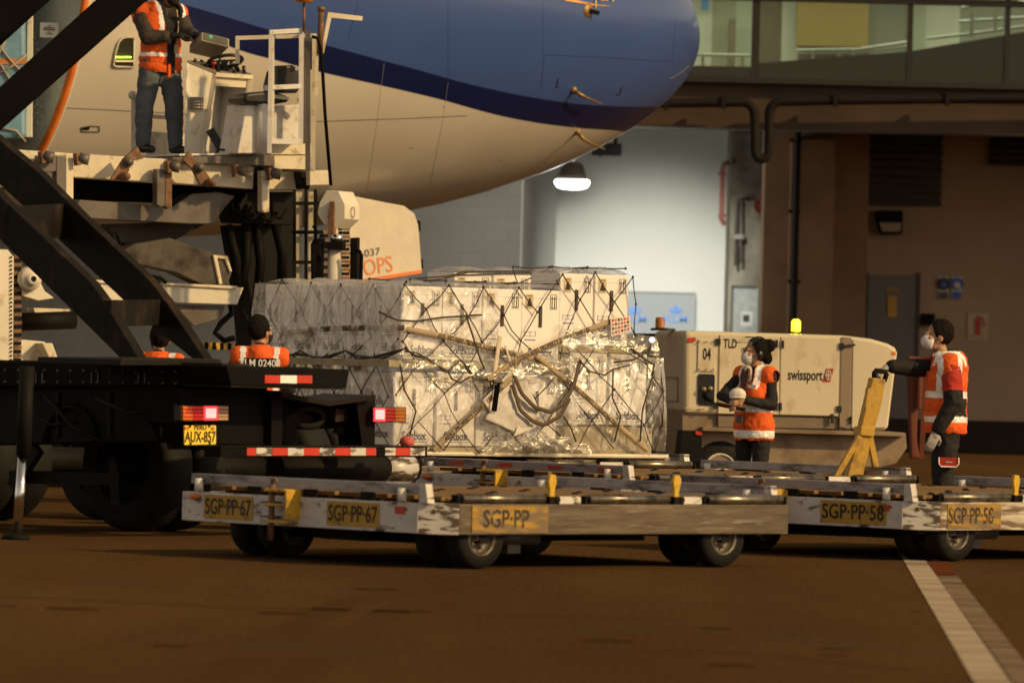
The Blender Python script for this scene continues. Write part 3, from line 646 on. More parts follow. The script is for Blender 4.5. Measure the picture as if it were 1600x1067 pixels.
def dolly(label, corner, theta, side=None, plates=(), sideplate=None, hitch=(.2,), marks=False, stops=True):
    a = V((cos(theta), sin(theta), 0)); b_ = V((-sin(theta), cos(theta), 0))
    c = V((corner.x, corner.y, 0)) + a * LW + b_ * WW
    th = thing('cargo_dolly', label, 'dolly', c, theta, 'flatbed pallet dollies on the apron')
    z0, z1 = .236, .444; side = side or K['beam']
    bx = lambda n, c_, z_, m_, p=th, bev=.006: MB().box(c_, z_).build(n, m_, p, world=False, bevel=bev)
    for s in (-1, 1): bx('side_beam', (.1 if s < 0 else 0, s * (WW - .05), (z0 + z1) / 2), (2 * LW - .2 if s < 0 else 2 * LW - .5, .1, z1 - z0), side if s < 0 else K['worn'])
    for s in (-1, 1): bx('end_panel', (s * (LW - .03), .1 if s < 0 else 0, (z0 + z1) / 2), (.06, 2 * WW - .2 if s < 0 else 2 * WW - .26, z1 - z0 - .004), K['worn'])
    b = MB(); b.prism([(-LW, -WW + .205, z0 - .002), (-LW + .195, -WW, z0 - .002), (-LW + .23, -WW + .05, z0 - .002), (-LW + .05, -WW + .235, z0 - .002)], (0, 0, z1 - z0 + .006)); b.build('corner_plate', scr, th, world=False, bevel=.005)
    b = MB(); b.box((0, 0, .39), (2 * LW - .14, 2 * WW - .22, .03))
    for k in range(9):
        y = -WW + .25 + k * (2 * WW - .5) / 8
        b.box((0, y, .475), (2 * LW - .3, .235, .03)); b.box((0, y, .43), (2 * LW - .4, .04, .06))
    b.mat(1)
    for k in range(9):
        y = -WW + .25 + k * (2 * WW - .5) / 8
        for i in range(4): b.ell((-1.3 + i * .82 + (k % 2) * .3, y, .488), (.035, .028, .014), n=8, m=6)
    b.build('deck', [K['deck'], K['dark']], th, world=False, bevel=.004)
    for u0, u1 in ((-1.42, -.66), (-.24, .52), (.9, 1.63)):
        b = MB(); b.cyl((u0, -WW + .05, .478), (u1, -WW + .05, .478), .036, 18); o = b.build('roller', K['roller'], th, world=False)
        b = MB(); b.cyl((u0 - .03, -WW + .05, .478), (u1 + .03, -WW + .05, .478), .014, 8); b.box((u0 - .035, -WW + .06, .47), (.015, .07, .06)); b.box((u1 + .035, -WW + .06, .47), (.015, .07, .06)); b.build('bearing', K['dark'], o, world=False)
    for u in (-.45, .71): bx('spacer_plate', (u, -WW + .04, .472), (.26, .012, .05), K['worn'], bev=0)
    if stops:
        for u in (-.6, .585):
            b = MB(); b.prism([(u - .028, -WW + .02, .445), (u + .028, -WW + .02, .445), (u + .022, -WW + .02, .53), (u + .04, -WW + .02, .6), (u + .03, -WW + .02, .645), (u - .02, -WW + .02, .65), (u - .035, -WW + .02, .6), (u - .02, -WW + .02, .53)], (0, .03, 0)); o = b.build('stop', mat('stop_yellow', (.62, .42, .02), .45, var=.2) if 'stopy' not in K else K['stopy'], th, world=False, bevel=.005)
            b = MB(); b.box((u + .01, -WW + .03, .47), (.09, .05, .055)); b.cyl((u + .035, -WW - .005, .475), (u + .035, -WW + .02, .475), .02, 10); b.build('stop_base', K['dark'], o, world=False)
    for s in (-1, 1):
        x = s * (LW - .03)
        b = MB(); b.box((x, .04, .535), (.05, 2 * WW - .26, .07)); b.box((x + .03, .04, .566), (.09, 2 * WW - .26, .008)); rl = b.build('end_rail', K['rail'], th, world=False, bevel=.004)
        for v in (WW - .2, -WW + .35):
            b = MB(); b.cyl((x - .045, v, .45), (x - .045, v, .54), .03, 12); b.build('rail_post', K['white'], rl, world=False)
        for v in (WW - .75, 0, -.6): bx('rail_bracket', (x, v, .475), (.03, .12, .05), K['dark'], rl, 0)
        b = MB(); b.prism([(x - .03, -WW + .19, .446), (x - .03, -WW + .1, .446), (x - .03, -WW + .13, .575), (x - .03, -WW + .19, .575)], (.06, 0, 0)); b.build('gusset', scr, rl, world=False)
        if marks and s < 0:
            for v in (-.95, -.35, .25, .85): bx('reflector', (x - .028, v, .535), (.006, .16, .03), K['red'], rl, 0)
    for u, vs_ in ((-1.2, (-1.2, -.9)), (1.1, (-1.2, -.9)), (-1.2, (.76, 1.06)), (1.1, (.76, 1.06))):
        for v in vs_: wheel_mesh(th, u, v)
        bx('axle', (u, sum(vs_) / 2, .21), (.07, .5, .07), K['dark'], bev=0)
    bx('under_frame', (0, 0, .22), (2 * LW - .7, .5, .14), K['dark']); bx('under_frame', (-LW + .5, 0, .2), (.08, 2 * WW - .5, .1), K['dark'])
    b = MB(); b.cyl((-.75, -WW + .45, .2), (-.35, -WW + .45, .2), .05, 14); b.box((-.55, -WW + .5, .15), (.12, .1, .12)); b.build('brake_unit', K['grey'], th, world=False)
    for (v0, v1, txt, w) in plates:
        bm_ = faded if w else K['plate']; x = -LW - .004
        b = MB(); b.box((x, (v0 + v1) / 2, .345), (.006, abs(v1 - v0), .165)); o = b.build('number_plate', bm_, th, world=False)
        b = MB(); b.text(txt, face_m((x - .005, (v0 + v1) / 2, .343), (0, -1, 0), (-1, 0, 0)), .112, width=abs(v1 - v0) * .94, bold=.016); b.build('lettering', K['ink'], o, world=False)
    if sideplate:
        u0, u1, txt = sideplate; y = -WW - .004
        b = MB(); b.box(((u0 + u1) / 2, y, .34), (u1 - u0, .006, .185)); o = b.build('number_plate', faded, th, world=False)
        b = MB(); b.text(txt, face_m(((u0 + u1) / 2 - .04, y - .005, .34), (1, 0, 0), (0, -1, 0)), .12, width=(u1 - u0) * .84 * (.72 if len(txt) < 8 else 1), bold=.02); b.build('lettering', mat('worn_ink', (.03, .025, .02), .6, dirt=(.3, .2, .05), damt=.35, dscale=14, dsharp=.04), o, world=False)
    for v in hitch:
        x = -LW - .03
        b = MB(); b.box((x - .03, v - .12, .39), (.14, .02, .2)); b.box((x - .03, v, .485), (.14, .22, .02)); b.box((x - .03, v, .385), (.14, .22, .02)); b.box((x - .03, v, .27), (.14, .22, .02)); h = b.build('hitch_bracket', K['yellow'], th, world=False, bevel=.004)
        b = MB(); b.cyl((x - .06, v + .07, .14), (x - .06, v + .07, .53), .022, 12); b.tube([(x - .06, v + .07, .53), (x - .06, v + .07, .56), (x - .06, v + .03, .56), (x - .06, v + .03, .54)], .012, 8); b.build('hitch_pin', K['rust'], h, world=False)
        b = MB(); b.box((x - .02, v + .12, .4), (.1, .1, .014)); b.box((x - .02, v + .12, .3), (.1, .1, .014)); b.build('hitch_lug', K['grey'], h, world=False)
    b = MB(); b.ell((-LW - .01, WW - .15, .41), (.02, .06, .022)); o = b.build('marker_lamp', K['orange'], th, world=False)
    bx('reflector', (-LW - .004, -WW + .38, .39), (.006, .1, .05), K['red'], bev=0)
    return th
K['stopy'] = mat('stop_yellow', (.66, .42, .02), .4, var=.2, scale=10, dirt=(.12, .08, .03), damt=.2, dscale=10)
def gp(px, D): p = P(px, 545, D); return V((p.x, p.y, 0))
dolly('worn pallet dolly in front with two yellow SGP-PP-67 plates on its white end', gp(690, 43.1), TH, plates=((1.1, .573, 'SGP·PP·67', 0), (-.217, -.758, 'SGP·PP·67', 0)), sideplate=(-1.36, -.66, 'SGP·PP'), hitch=(.2,))
dolly('white pallet dolly cut by the right edge with a yellow SGP-PP-58 plate', gp(1448, 47.2), R(44.5), side=woodc, plates=((-.33, -.99, 'SGP·PP·58', 0),), sideplate=(-1.4, -.8, 'SGP·PP·58'), hitch=(.15,))
dolly('empty dolly with red reflectors on its grey rail in front of the loaded pallet', gp(1003, 52.0), R(43), hitch=(.35,), marks=True, stops=False)
# ============================================================ loaded air cargo pallet
TP = R(36.5); O3 = gp(606, 56.6)
A3 = V((cos(TP), sin(TP), 0)); B3 = V((-sin(TP), cos(TP), 0))
pc = O3 + A3 * (1.59 + .15 - LW) + B3 * (1.22 - WW)
dolly('dolly carrying the wrapped pallet of cartons behind the empty dollies', pc, TP, hitch=(), stops=False)
FM = Matrix.Translation(O3) @ Matrix.Rotation(TP, 4, 'Z')      # pallet frame: u along lit side, v away along shaded side
L3 = lambda u, v, z: FM @ V((u, v, z))
PRt = Pl(606, 56.6, TP); PLt = Pl(606, 56.6, TP + pi / 2)
def lit(px, py, v=0): q = FM.inverted() @ PRt(px, py, v); return q      # pixel on the lit side -> pallet frame
def shd(px, py, u=0): q = FM.inverted() @ PLt(px, py, -u); return q
pt = thing('pallet_sheet', 'thin pale aluminium air cargo pallet under the white cartons', 'pallet', O3, TP)
b = MB(); b.box((1.59, 1.22, .548), (3.18, 2.44, .03)); b.build('sheet', mat('aluminium_sheet', (.6, .56, .46), .4, metal=.5, var=.2), pt, world=False, bevel=.006)
b = MB()
for y in (.03, 2.41): b.box((1.59, y, .567), (3.18, .05, .008))
for x in (.03, 3.15): b.box((x, 1.22, .567), (.05, 2.3, .008))
b.build('edge_rail', mat('edge_rail_alu', (.66, .62, .52), .35, metal=.6), pt, world=False)
fw = mat('foam_slab', (.42, .36, .24), .7, var=.3, bump=.4)
b = MB(); b.box((2.53, .62, .69), (1.0, 1.1, .24)); tag(b.build('foam_slab', fw, keep=True), 'buff packing slab under the two raised cartons at the right end of the pallet', 'slab').matrix_basis = FM
b = MB(); b.box((.98, 1.16, .59), (1.9, 2.25, .04)); tag(b.build('base_board', fw, keep=True), 'brown base board under the lower tier of cartons', 'board').matrix_basis = FM
b = MB(); b.box((1.02, 1.16, 1.345), (1.96, 2.25, .06)); tag(b.build('layer_board', fw, keep=True), 'brown layer board between the two tiers of cartons', 'board').matrix_basis = FM
b = MB(); b.box((2.37, .5, 1.512), (.84, .85, .055)); tag(b.build('layer_board', fw, keep=True), 'short board under the two raised cartons at the top right', 'board').matrix_basis = FM
# cartons
cm = mat('white_carton', (.84, .82, .81), .42, var=.06, scale=3, bump=.16, bscale=5, coat=.45, stretch=(1, 1, .4))
CWD, CH = .43, .65
def print_face(body, w, h, plain):
    """prints on the local -y face (origin: lower front left corner)"""
    y = -.003; fm_ = lambda x, z: face_m((x, y, z), (1, 0, 0), (0, -1, 0))
    if not plain:
        b = MB(); b.text('Softbox', fm_(w * .5, .085), .075, width=w * .62, bold=.03); b.box((w * .5, y, .035), (w * .7, .002, .004)); b.build('lettering', K['bluink'], body, world=False)
    b = MB(); b.box((w * .49, y - .003, h * .63), (.032, .012, .19)); b.build('handle_slot', mat_slot, body, world=False, bevel=.004)
    b = MB(); b.box((.085, y, h - .105), (.085, .002, .13)); o = b.build('weight_label', K['tan'], body, world=False)
    b = MB(); b.add([(.055, y - .003, h - .15), (.115, y - .003, h - .15), (.1, y - .003, h - .095), (.07, y - .003, h - .095)], [(0, 1, 2, 3)]); b.cyl((.085, y - .004, h - .085), (.085, y - .001, h - .085), .012, 10); b.box((.085, y - .002, h - .055), (.05, .002, .006)); b.build('weight_symbol', K['ink'], o, world=False)
    b = MB(); x0 = w - .075
    for sx in (-.035, .035): b.box((x0 + sx, y, h - .105), (.003, .002, .13))
    for sz in (-.065, .065): b.box((x0, y, h - .105 + sz), (.07, .002, .003))
    for sx in (-.015, .015): b.box((x0 + sx, y, h - .115), (.007, .002, .08)); b.add([(x0 + sx - .011, y, h - .08), (x0 + sx + .011, y, h - .08), (x0 + sx, y, h - .052)], [(0, 1, 2)])
    b.box((x0, y, h - .16), (.05, .002, .006)); b.build('arrow_symbol', K['ink'], body, world=False)
    b = MB()
    for z in (.27, .235): b.box((.1, y, z), (.12, .002, .003))
    for x in (.04, .1, .16): b.box((x, y, .255), (.003, .002, .05))
    b.box((.1, y, .2), (.12, .002, .012)); b.build('faint_print', K['bluef'], body, world=False)
mat_slot = mat('dark_slot', (.05, .038, .03), .6)
def print_left(body, w, h):
    """prints on the local -x face"""
    x = -.003; b = MB()
    for k, q in enumerate((.04, .06, .09, .075, .05)): b.box((x, .18 + k * .022, h * .55 + q / 2), (.002, .007, q))
    for z in (.24, .21): b.box((x, .22, z), (.002, .2, .005))
    b.text('Softbox', face_m((x, w / 2, .1), (0, -1, 0), (-1, 0, 0)), .07, width=w * .6, bold=.02)
    b.box((x, w * .78, h * .6), (.004, .028, .17)); b.build('side_print', mat('grey_print', (.12, .11, .13), .6), body, world=False)
def carton(w, h, plain=False, left=False):
    t = thing('carton', 'x', 'carton', (0, 0, 0), 0, 'white insulated cartons on the pallet')
    b = MB(); b.box((w / 2, CWD / 2, h / 2), (w, CWD, h)); body = b.build('box_body', cm, t, world=False, bevel=.012)
    b = MB(); b.box((w / 2, CWD / 2, h - .075), (w + .003, CWD + .003, .003)); b.box((w / 2, CWD / 2, h + .001), (.05, CWD * .98, .003)); b.build('lid_seam', mat_seam, body, world=False)
    print_face(body, w, h, plain)
    if left: print_left(body, w, h)
    return t
mat_seam = mat('lid_seam_shade', (.45, .43, .42), .6)
protoF = carton(.43, CH); protoL = carton(.43, CH, False, True); protoN = carton(.385, CH)
used = set()
ordn = ['first', 'second', 'third', 'fourth', 'fifth']
def put(proto, u, v, z, label, tilt=0):
    o = proto if id(proto) not in used else dup(proto); used.add(id(proto))
    p = L3(u, v, z); o.location = p; o.rotation_euler = (0, 0, TP + tilt); o['label'] = label; return o
random.seed(3)
j = lambda s=.012: random.uniform(-s, s)
for i in range(4):
    put(protoL if i == 0 else protoF, .2 + i * .44, .07 + j(), 1.385, 'carton in the upper front row of the lit side, %s' % ('at the shaded corner', 'second from the shaded corner', 'third from the shaded corner', 'right beside the two raised cartons')[i], j(.02))
    put(protoL if i == 0 else protoF, .12 + i * .455, .05 + j(), .62, 'netted carton in the lower row of the lit side, %s' % ('behind the right tail lamp', 'second from the shaded corner', 'behind the torn white sheets', 'left of the loose strap end')[i], j(.03))
for i in range(2):
    put(protoN, 1.965 + i * .395, .1 + j(), 1.545, ('tall standing raised carton in the top row, left of the right end pair', 'raised carton at the top right end of the load above the dotted label sheet')[i], j(.015))
    put(protoF, 2.08 + i * .46, .08 + j(), .83, ('lower raised carton on the buff slab, left one of its pair', 'lower raised carton on the buff slab at the right end of the load')[i], j(.03))
for k in range(1, 5):
    put(protoL, .2 + j(), .07 + k * .44, 1.385, 'carton in the upper row of the shaded side, %s' % ('next to the lit corner', 'second behind the lit corner', 'third behind the lit corner', 'farthest left')[k - 1], j(.02))
    put(protoL, .12 + j(), .05 + k * .45, .62, 'carton in the lower row of the shaded side, %s' % ('next to the lit corner', 'second behind the lit corner', 'third behind the lit corner', 'farthest left')[k - 1], j(.02))
for i in range(3):
    put(protoF, 1.62 + i * .44, 1.25 + j(), 1.535, 'carton in the higher back row rising behind the front cartons, %s' % ('leftmost', 'middle one', 'rightmost')[i], j(.02))
# film: clear wrinkled wrap in real sheets
fl = bpy.data.materials.new('clear_film'); fl.use_nodes = True; t = fl.node_tree; N = t.nodes; L = t.links; N.remove(N['Principled BSDF'])
tr = N.new('ShaderNodeBsdfTransparent'); pb = N.new('ShaderNodeBsdfPrincipled'); ms = N.new('ShaderNodeMixShader')
pb.inputs['Base Color'].default_value = (.9, .88, .84, 1); pb.inputs['Metallic'].default_value = .6; pb.inputs['Roughness'].default_value = .2; pb.inputs['Specular IOR Level'].default_value = 1; pb.inputs['Coat Weight'].default_value = .8; pb.inputs['Coat Roughness'].default_value = .08
tc = N.new('ShaderNodeTexCoord'); nz = N.new('ShaderNodeTexNoise'); nz.inputs['Scale'].default_value = 8; nz.inputs['Detail'].default_value = 5; nz.inputs['Distortion'].default_value = 1.2; fmap = N.new('ShaderNodeMapping'); fmap.inputs['Scale'].default_value = (1, 1, .4); L.new(tc.outputs['Object'], fmap.inputs[0]); L.new(fmap.outputs[0], nz.inputs[0])
mr = N.new('ShaderNodeMapRange'); mr.inputs[1].default_value = .38; mr.inputs[2].default_value = .68; mr.inputs[3].default_value = .10; mr.inputs[4].default_value = .34; L.new(nz.outputs[0], mr.inputs[0])
lw = N.new('ShaderNodeLayerWeight'); lw.inputs[0].default_value = .35; ad = N.new('ShaderNodeMath'); ad.operation = 'MULTIPLY_ADD'; ad.inputs[1].default_value = .5; L.new(lw.outputs['Facing'], ad.inputs[0]); L.new(mr.outputs[0], ad.inputs[2])
cl = N.new('ShaderNodeClamp'); cl.inputs[2].default_value = .75; L.new(ad.outputs[0], cl.inputs[0])
bp = N.new('ShaderNodeBump'); bp.inputs['Strength'].default_value = .8; bp.inputs['Distance'].default_value = .04; L.new(nz.outputs[0], bp.inputs['Height']); L.new(bp.outputs[0], pb.inputs['Normal'])
L.new(cl.outputs[0], ms.inputs[0]); L.new(tr.outputs[0], ms.inputs[1]); L.new(pb.outputs[0], ms.inputs[2]); L.new(ms.outputs[0], N['Material Output'].inputs[0])
def ridg(p, s): 
    q = 0; a = 1
    for k in range(4): q += a * (1 - abs(noise.noise(p * s)) * 2); a *= .55; s *= 2.1
    return q
def film(nu, nv, fn, amp, sc, nrm, seed=0, stretch=(1, 1, 1)):
    vs = []
    for i in range(nu + 1):
        for k in range(nv + 1):
            p = V(fn(i / nu, k / nv)); q = V((p.x * stretch[0] + seed, p.y * stretch[1], p.z * stretch[2]))
            vs.append(p + V(nrm) * (amp * (ridg(q, sc) - .8)) + V((noise.noise(q * 3 + V((5, 0, 0))), 0, noise.noise(q * 3 + V((0, 9, 0))))) * amp * .6)
    fs = [(i * (nv + 1) + k, (i + 1) * (nv + 1) + k, (i + 1) * (nv + 1) + k + 1, i * (nv + 1) + k + 1) for i in range(nu) for k in range(nv)]
    return vs, fs
wrap = thing('plastic_wrap', 'clear wrinkled plastic film wrapped round the load of cartons', 'plastic wrap', O3, TP)
def fb(name, *a, **k): b = MB(); b.add(*film(*a, **k), True); b.build(name, fl, wrap, world=False)
Ny, Nx = (0, -1, 0), (-1, 0, 0)
fb('side_film', 90, 90, lambda s, q: (.155 - .03 * sin(pi * q), .03 + s * 2.3, .66 + q * 1.38), .024, 2.4, Nx, 3, (1, 1.7, .35))
fb('tier_film', 130, 30, lambda s, q: (.1 + s * 1.9, .01 + .05 * (q - .5) - .07 * sin(pi * q), 1.17 + q * .27 + .03 * sin(s * 9)), .03, 3.5, Ny, 1, (.8, 1, 1.2))
fb('tier_film', 60, 50, lambda s, q: (1.9 + s * 1.12, .02 + .03 * q - .06 * sin(pi * q), 1.38 + q * .36 - .1 * s * q), .03, 3.2, Ny, 8, (.8, 1, .8))
fb('lower_film', 130, 60, lambda s, q: (.05 + s * 2.05, -.012 - .02 * sin(pi * q), .6 + q * .63), .012, 2.0, Ny, 5, (1, 1, .5))
fb('lower_film', 60, 60, lambda s, q: (2.02 + s * 1.07 + .05 * (1 - q), .02 - .025 * sin(pi * q) - .03 * (1 - q), .6 + q * .85), .016, 2.4, Ny, 9, (1, 1, .5))
fb('upper_film', 90, 40, lambda s, q: (.16 + s * 1.1, .045, 1.42 + q * .62), .014, 2.0, Ny, 12, (1, 1, .4))
for i, (u0, u1, z, v0) in enumerate([(.18 + k * .44, .64 + k * .44, 2.035, .06) for k in range(4)] + [(1.95, 2.36, 2.195, .09), (2.34, 2.76, 2.195, .09), (1.6, 2.08, 2.187, 1.24), (2.04, 2.5, 2.187, 1.24), (2.48, 2.92, 2.187, 1.24)]):
    fb('top_film', 14, 14, lambda s, q: (u0 + s * (u1 - u0), v0 + q * .5, z + .065 * sin(pi * s) ** .7 * sin(pi * min(q + .04, 1)) ** .5), .009, 5, (0, 0, 1), i, (1, 1, 1))
for k in range(4):
    fb('top_film', 14, 14, lambda s, q: (.19 + q * .45, .5 + k * .44 + s * .45, 2.035 + .06 * sin(pi * s) ** .7 * sin(pi * min(q + .04, 1)) ** .5), .009, 5, (0, 0, 1), 20 + k, (1, 1, 1))
c0 = lit(845, 692, -.05)
b = MB(); b.ell((c0.x, -.03, .64), (.3, .1, .09), n=60, m=40); b.ell((c0.x + .3, -.02, .62), (.28, .07, .06), n=50, m=30); b.ell((c0.x - .35, -.01, .61), (.3, .06, .05), n=50, m=30)
for i, v in enumerate(b.v): b.v[i] = v + V((noise.noise(v * 9), noise.noise(v * 9 + V((3, 1, 0))), noise.noise(v * 9 + V((0, 7, 2))))) * .05 * (1 + ridg(v, 12))
for i, v in enumerate(b.v):
    if v.z < .57: b.v[i].z = .57 + (v.z - .57) * .02
b.build('crumpled_film', fl, wrap, world=False)
# torn white sheets hanging low on the lit side
ws = mat('white_film_sheet', (.6, .58, .58), .6, var=.1, bump=.5, bscale=9, spec=.3)
def sheet(label, pts, dv, seed):
    q = [lit(x, y, dv) for x, y in pts]; b = MB(); n = 18
    vs, fs = film(n, n, lambda s, t: (q[0] * (1 - s) + q[1] * s) * (1 - t) + (q[3] * (1 - s) + q[2] * s) * t, .02, 4, Ny, seed)
    b.add(vs, fs, True); o = b.build('packing_sheet', ws, keep=True); o.matrix_basis = FM; tag(o, label, 'sheet')
    m_ = o.modifiers.new('thickness', 'SOLIDIFY'); m_.thickness = .003
sheet('crumpled white plastic sheet folded under the crossing straps', [(752, 626), (800, 574), (800, 600), (768, 652)], -.06, 2)
sheet('large torn white plastic sheet hanging low on the lit side of the load', [(756, 655), (812, 566), (842, 640), (815, 678)], -.045, 6)
sheet('small slanted white sheet left of the sagging straps with a dark corner print', [(800, 682), (815, 655), (838, 646), (832, 672)], -.05, 9)
# net
cord = mat('dark_net_cord', (.045, .034, .028), .7, var=.3, scale=30)
nett = thing('cargo_net', 'dark knotted cord cargo net stretched in diamonds over the cartons', 'net', O3, TP)
random.seed(11)
def face_net(name, npt, rows, cols, skip=.05, r=.0052):
    g = {}
    for i in range(rows + 1):
        for k in range(cols + 1):
            g[i, k] = npt((k + (.5 if i % 2 else 0) + random.uniform(-.14, .14)) / cols, (i + random.uniform(-.12, .12)) / rows)
    b = MB()
    for i in range(rows):
        for k in range(cols + 1):
            for dk in ((0, 1) if i % 2 else (-1, 0)):
                if (i + 1, k + dk) in g and random.random() > skip:
                    a, c = g[i, k], g[i + 1, k + dk]; mm = (a + c) / 2 + V((random.uniform(-.012, .012), 0, random.uniform(-.02, 0)))
                    b.tube([a, mm, c], r, 6)
            b.ell(g[i, k], .013, n=6, m=4)
    b.build(name, cord, nett, world=False)
def ptR(s, q):
    u = .08 + s * 2.95; z = 2.05 - q * 1.46
    if u > 1.96: z += .15 * (1 - q)
    v = .03 if z > 1.4 else -.045 if z > 1.15 else -.025
    if z < 1.5 and u > 2: v -= .02
    if z > 1.5: u = .19 + (u - .08) * .88
    u = min(max(u, .17 if z > 1.35 else .08), 2.78 if z > 1.5 else 3.06)
    return V((u, v, z))
face_net('lit_side_net', ptR, 6, 6)
face_net('shaded_side_net', lambda s, q: V((.165 if q < .45 else .06, .02 + s * 2.3, 2.05 - q * 1.46)), 6, 5)
face_net('top_net', lambda s, q: V((.25 + min(max(s, 0), 1) * 2.45, .06 + min(max(q, 0), 1) * .95, (2.095 if s < .7 else 2.255))), 3, 6)
b = MB()
def cords(pts, fn, r=.008): b.tube([fn(x, y) for x, y in pts], r, 6)
rr = lambda x, y: lit(x, y, -.06); ll = lambda x, y: shd(x, y, .1)
for d in (0, 4, -3):
    cords([(441, 556 + d), (470, 552 - d), (500, 562 + d), (540, 548), (560, 560 - d), (600, 556 + d), (632, 545)], lambda x, y: shd(x, y, .06), .0075)
    cords([(632, 545 + d), (650, 555 - d), (668, 560), (684, 574 + d), (700, 580), (720, 562), (740, 590 - d), (770, 596)], rr, .0075)
cords([(592, 487), (620, 500), (650, 502), (690, 496), (752, 492)], lambda x, y: lit(x, y, .02), .009)
cords([(700, 580), (706, 592), (720, 598), (735, 588), (757, 575)], rr); cords([(905, 562), (920, 580), (945, 586), (960, 576), (985, 570)], rr); cords([(985, 545), (1000, 556), (1022, 570), (1020, 585)], rr, .009); cords([(960, 566), (990, 562), (1015, 548), (1018, 536)], rr)
cords([(728, 492), (750, 560), (775, 620), (772, 645)], rr); cords([(1020, 585), (1004, 640), (1000, 690)], rr); cords([(958, 576), (957, 622), (970, 650), (960, 690)], rr); cords([(900, 690), (893, 670), (880, 650)], rr); cords([(625, 570), (632, 610), (650, 642), (640, 680)], rr)
cords([(700, 432), (725, 425), (790, 424), (870, 423)], lambda x, y: lit(x, y, 1.2), .008); cords([(640, 436), (720, 430), (800, 427), (870, 425)], lambda x, y: lit(x, y, .9), .007); cords([(632, 441), (690, 436), (740, 424)], lambda x, y: lit(x, y, .9), .006)
b.split('slack_cord', cord, nett, world=False)
# printed lashing straps
web = mat('tan_webbing', (.40, .31, .2), .7, var=.2, scale=20, bump=.4, bscale=90); webw = mat('pale_webbing', (.6, .54, .44), .6, var=.15, scale=20)
webd = mat('brown_webbing', (.09, .062, .042), .7, var=.2, scale=20)
def strap(label, pts, m, w=.05, txt=None, flip=True):
    t = thing('lashing_strap', label, 'strap', O3, TP)
    q = []
    for i in range(len(pts) - 1):
        for k in range(6): q.append(pts[i].lerp(pts[i + 1], k / 6))
    q.append(pts[-1]); q = [q[0]] + [(q[i - 1] + q[i] * 2 + q[i + 1]) / 4 for i in range(1, len(q) - 1)] + [q[-1]]
    b = MB(); vs = []; fs = []
    for i, p in enumerate(q):
        d = (q[min(i + 1, len(q) - 1)] - q[max(i - 1, 0)]).normalized(); n = V(Nx) if abs(d.y) > abs(d.x) + .2 and p.x < .3 else V(Ny)
        y = n.cross(d).normalized()
        vs += [p - y * w / 2, p + y * w / 2, p + y * w / 2 + n * .004, p - y * w / 2 + n * .004]
    for i in range(len(q) - 1):
        for k in range(4): fs.append((i * 4 + k, i * 4 + (k + 1) % 4, (i + 1) * 4 + (k + 1) % 4, (i + 1) * 4 + k))
    b.add(vs, fs, True); o = b.build('webbing', m, t, world=False)
    if txt:
        L_ = [(q[i + 1] - q[i]).length for i in range(len(q) - 1)]; tot = sum(L_); b = MB()
        base = MB(); base.text(txt, Matrix.Identity(4), .04, .85, bold=.035); xs = [v.x for v in base.v]; x0, x1 = min(xs), max(xs); kx = min(1.0, tot * .94 / (x1 - x0))
        def at(s):
            s = max(0, min(tot - 1e-5, s)); i = 0
            while s > L_[i]: s -= L_[i]; i += 1
            return q[i].lerp(q[i + 1], s / L_[i]), (q[i + 1] - q[i]).normalized()
        nv = []
        for v in base.v:
            s = (v.x - x0) * kx + (tot - (x1 - x0) * kx) / 2; yy = v.y
            if flip: s = tot - s; yy = -yy
            p, d = at(s); n = V(Nx) if abs(d.y) > abs(d.x) + .2 and p.x < .3 else V(Ny); y = n.cross(d).normalized()
            nv.append(p + y * yy + n * .006)
        base.v = nv; base.build('lettering', K['ink'], o, world=False)
    return t
TX = 'AF/KL PROPERTY 2268KG / 5000 LBS'
s_ = lambda x, y, u=.13: shd(x, y, u)
strap('printed tan strap running level round the shaded side of the load', [s_(438, 522), (s_(500, 514)), s_(560, 512), s_(632, 512)], web, txt='EXP 12/2024  ' + TX)
strap('printed tan strap falling gently from the shaded corner across the upper cartons', [lit(636, 514, .0), lit(700, 527, .0), lit(770, 545, -.01), lit(855, 566, -.06)], web, txt=TX + '  EXP')
strap('printed tan strap rising to the right towards the dotted label sheet', [lit(762, 592, -.08), lit(812, 560, -.07), lit(870, 534, -.02), lit(955, 502, .03)], web, txt='EXP 12/2024 ' + TX, flip=False)
strap('printed tan strap running down to the right corner of the pallet', [lit(838, 556, -.07), lit(900, 606, -.05), lit(960, 660, -.06), lit(1012, 704, -.03)], web, txt=TX)
strap('printed tan strap running down to the left to the pallet edge', [lit(800, 590, -.08), lit(748, 640, -.06), lit(705, 678, -.04), lit(678, 703, -.01)], web, txt=TX)
strap('pale upright strap with a buckle hanging between the upper cartons', [lit(781, 525, -.03), lit(776, 560, -.05), lit(772, 592, -.08)], webw, .045)
strap('pale narrow slanted strap beside the upright buckle strap', [lit(789, 540, -.03), lit(797, 565, -.05), lit(805, 590, -.07)], webw, .025)
strap('upper brown strap sagging in a loop on the lit side', [lit(803, 586, -.08), lit(815, 615, -.09), lit(835, 636, -.1), lit(860, 644, -.1), lit(882, 630, -.09), lit(897, 600, -.07), lit(906, 565, -.05)], webd, .038)
strap('lower brown strap sagging in a loop on the lit side', [lit(801, 600, -.08), lit(812, 640, -.09), lit(832, 658, -.1), lit(850, 664, -.1), lit(875, 650, -.09), lit(890, 622, -.08)], webd, .038)
bk = thing('strap_buckle', 'small steel ratchet buckle where the straps cross low on the lit side', 'buckle', L3(*lit(777, 597, -.1)), TP)
b = MB(); c = lit(777, 597, -.1); q = c - c
b.box((0, 0, 0), (.09, .02, .05)); b.cyl((-.05, -.01, .0), (.05, -.01, .0), .012); b.build('frame', K['grey'], bk, world=False); b = MB(); b.bar((0, -.01, 0), (-.05, -.03, -.26), .05, .012); b.build('handle', K['dark'], bk, world=False)
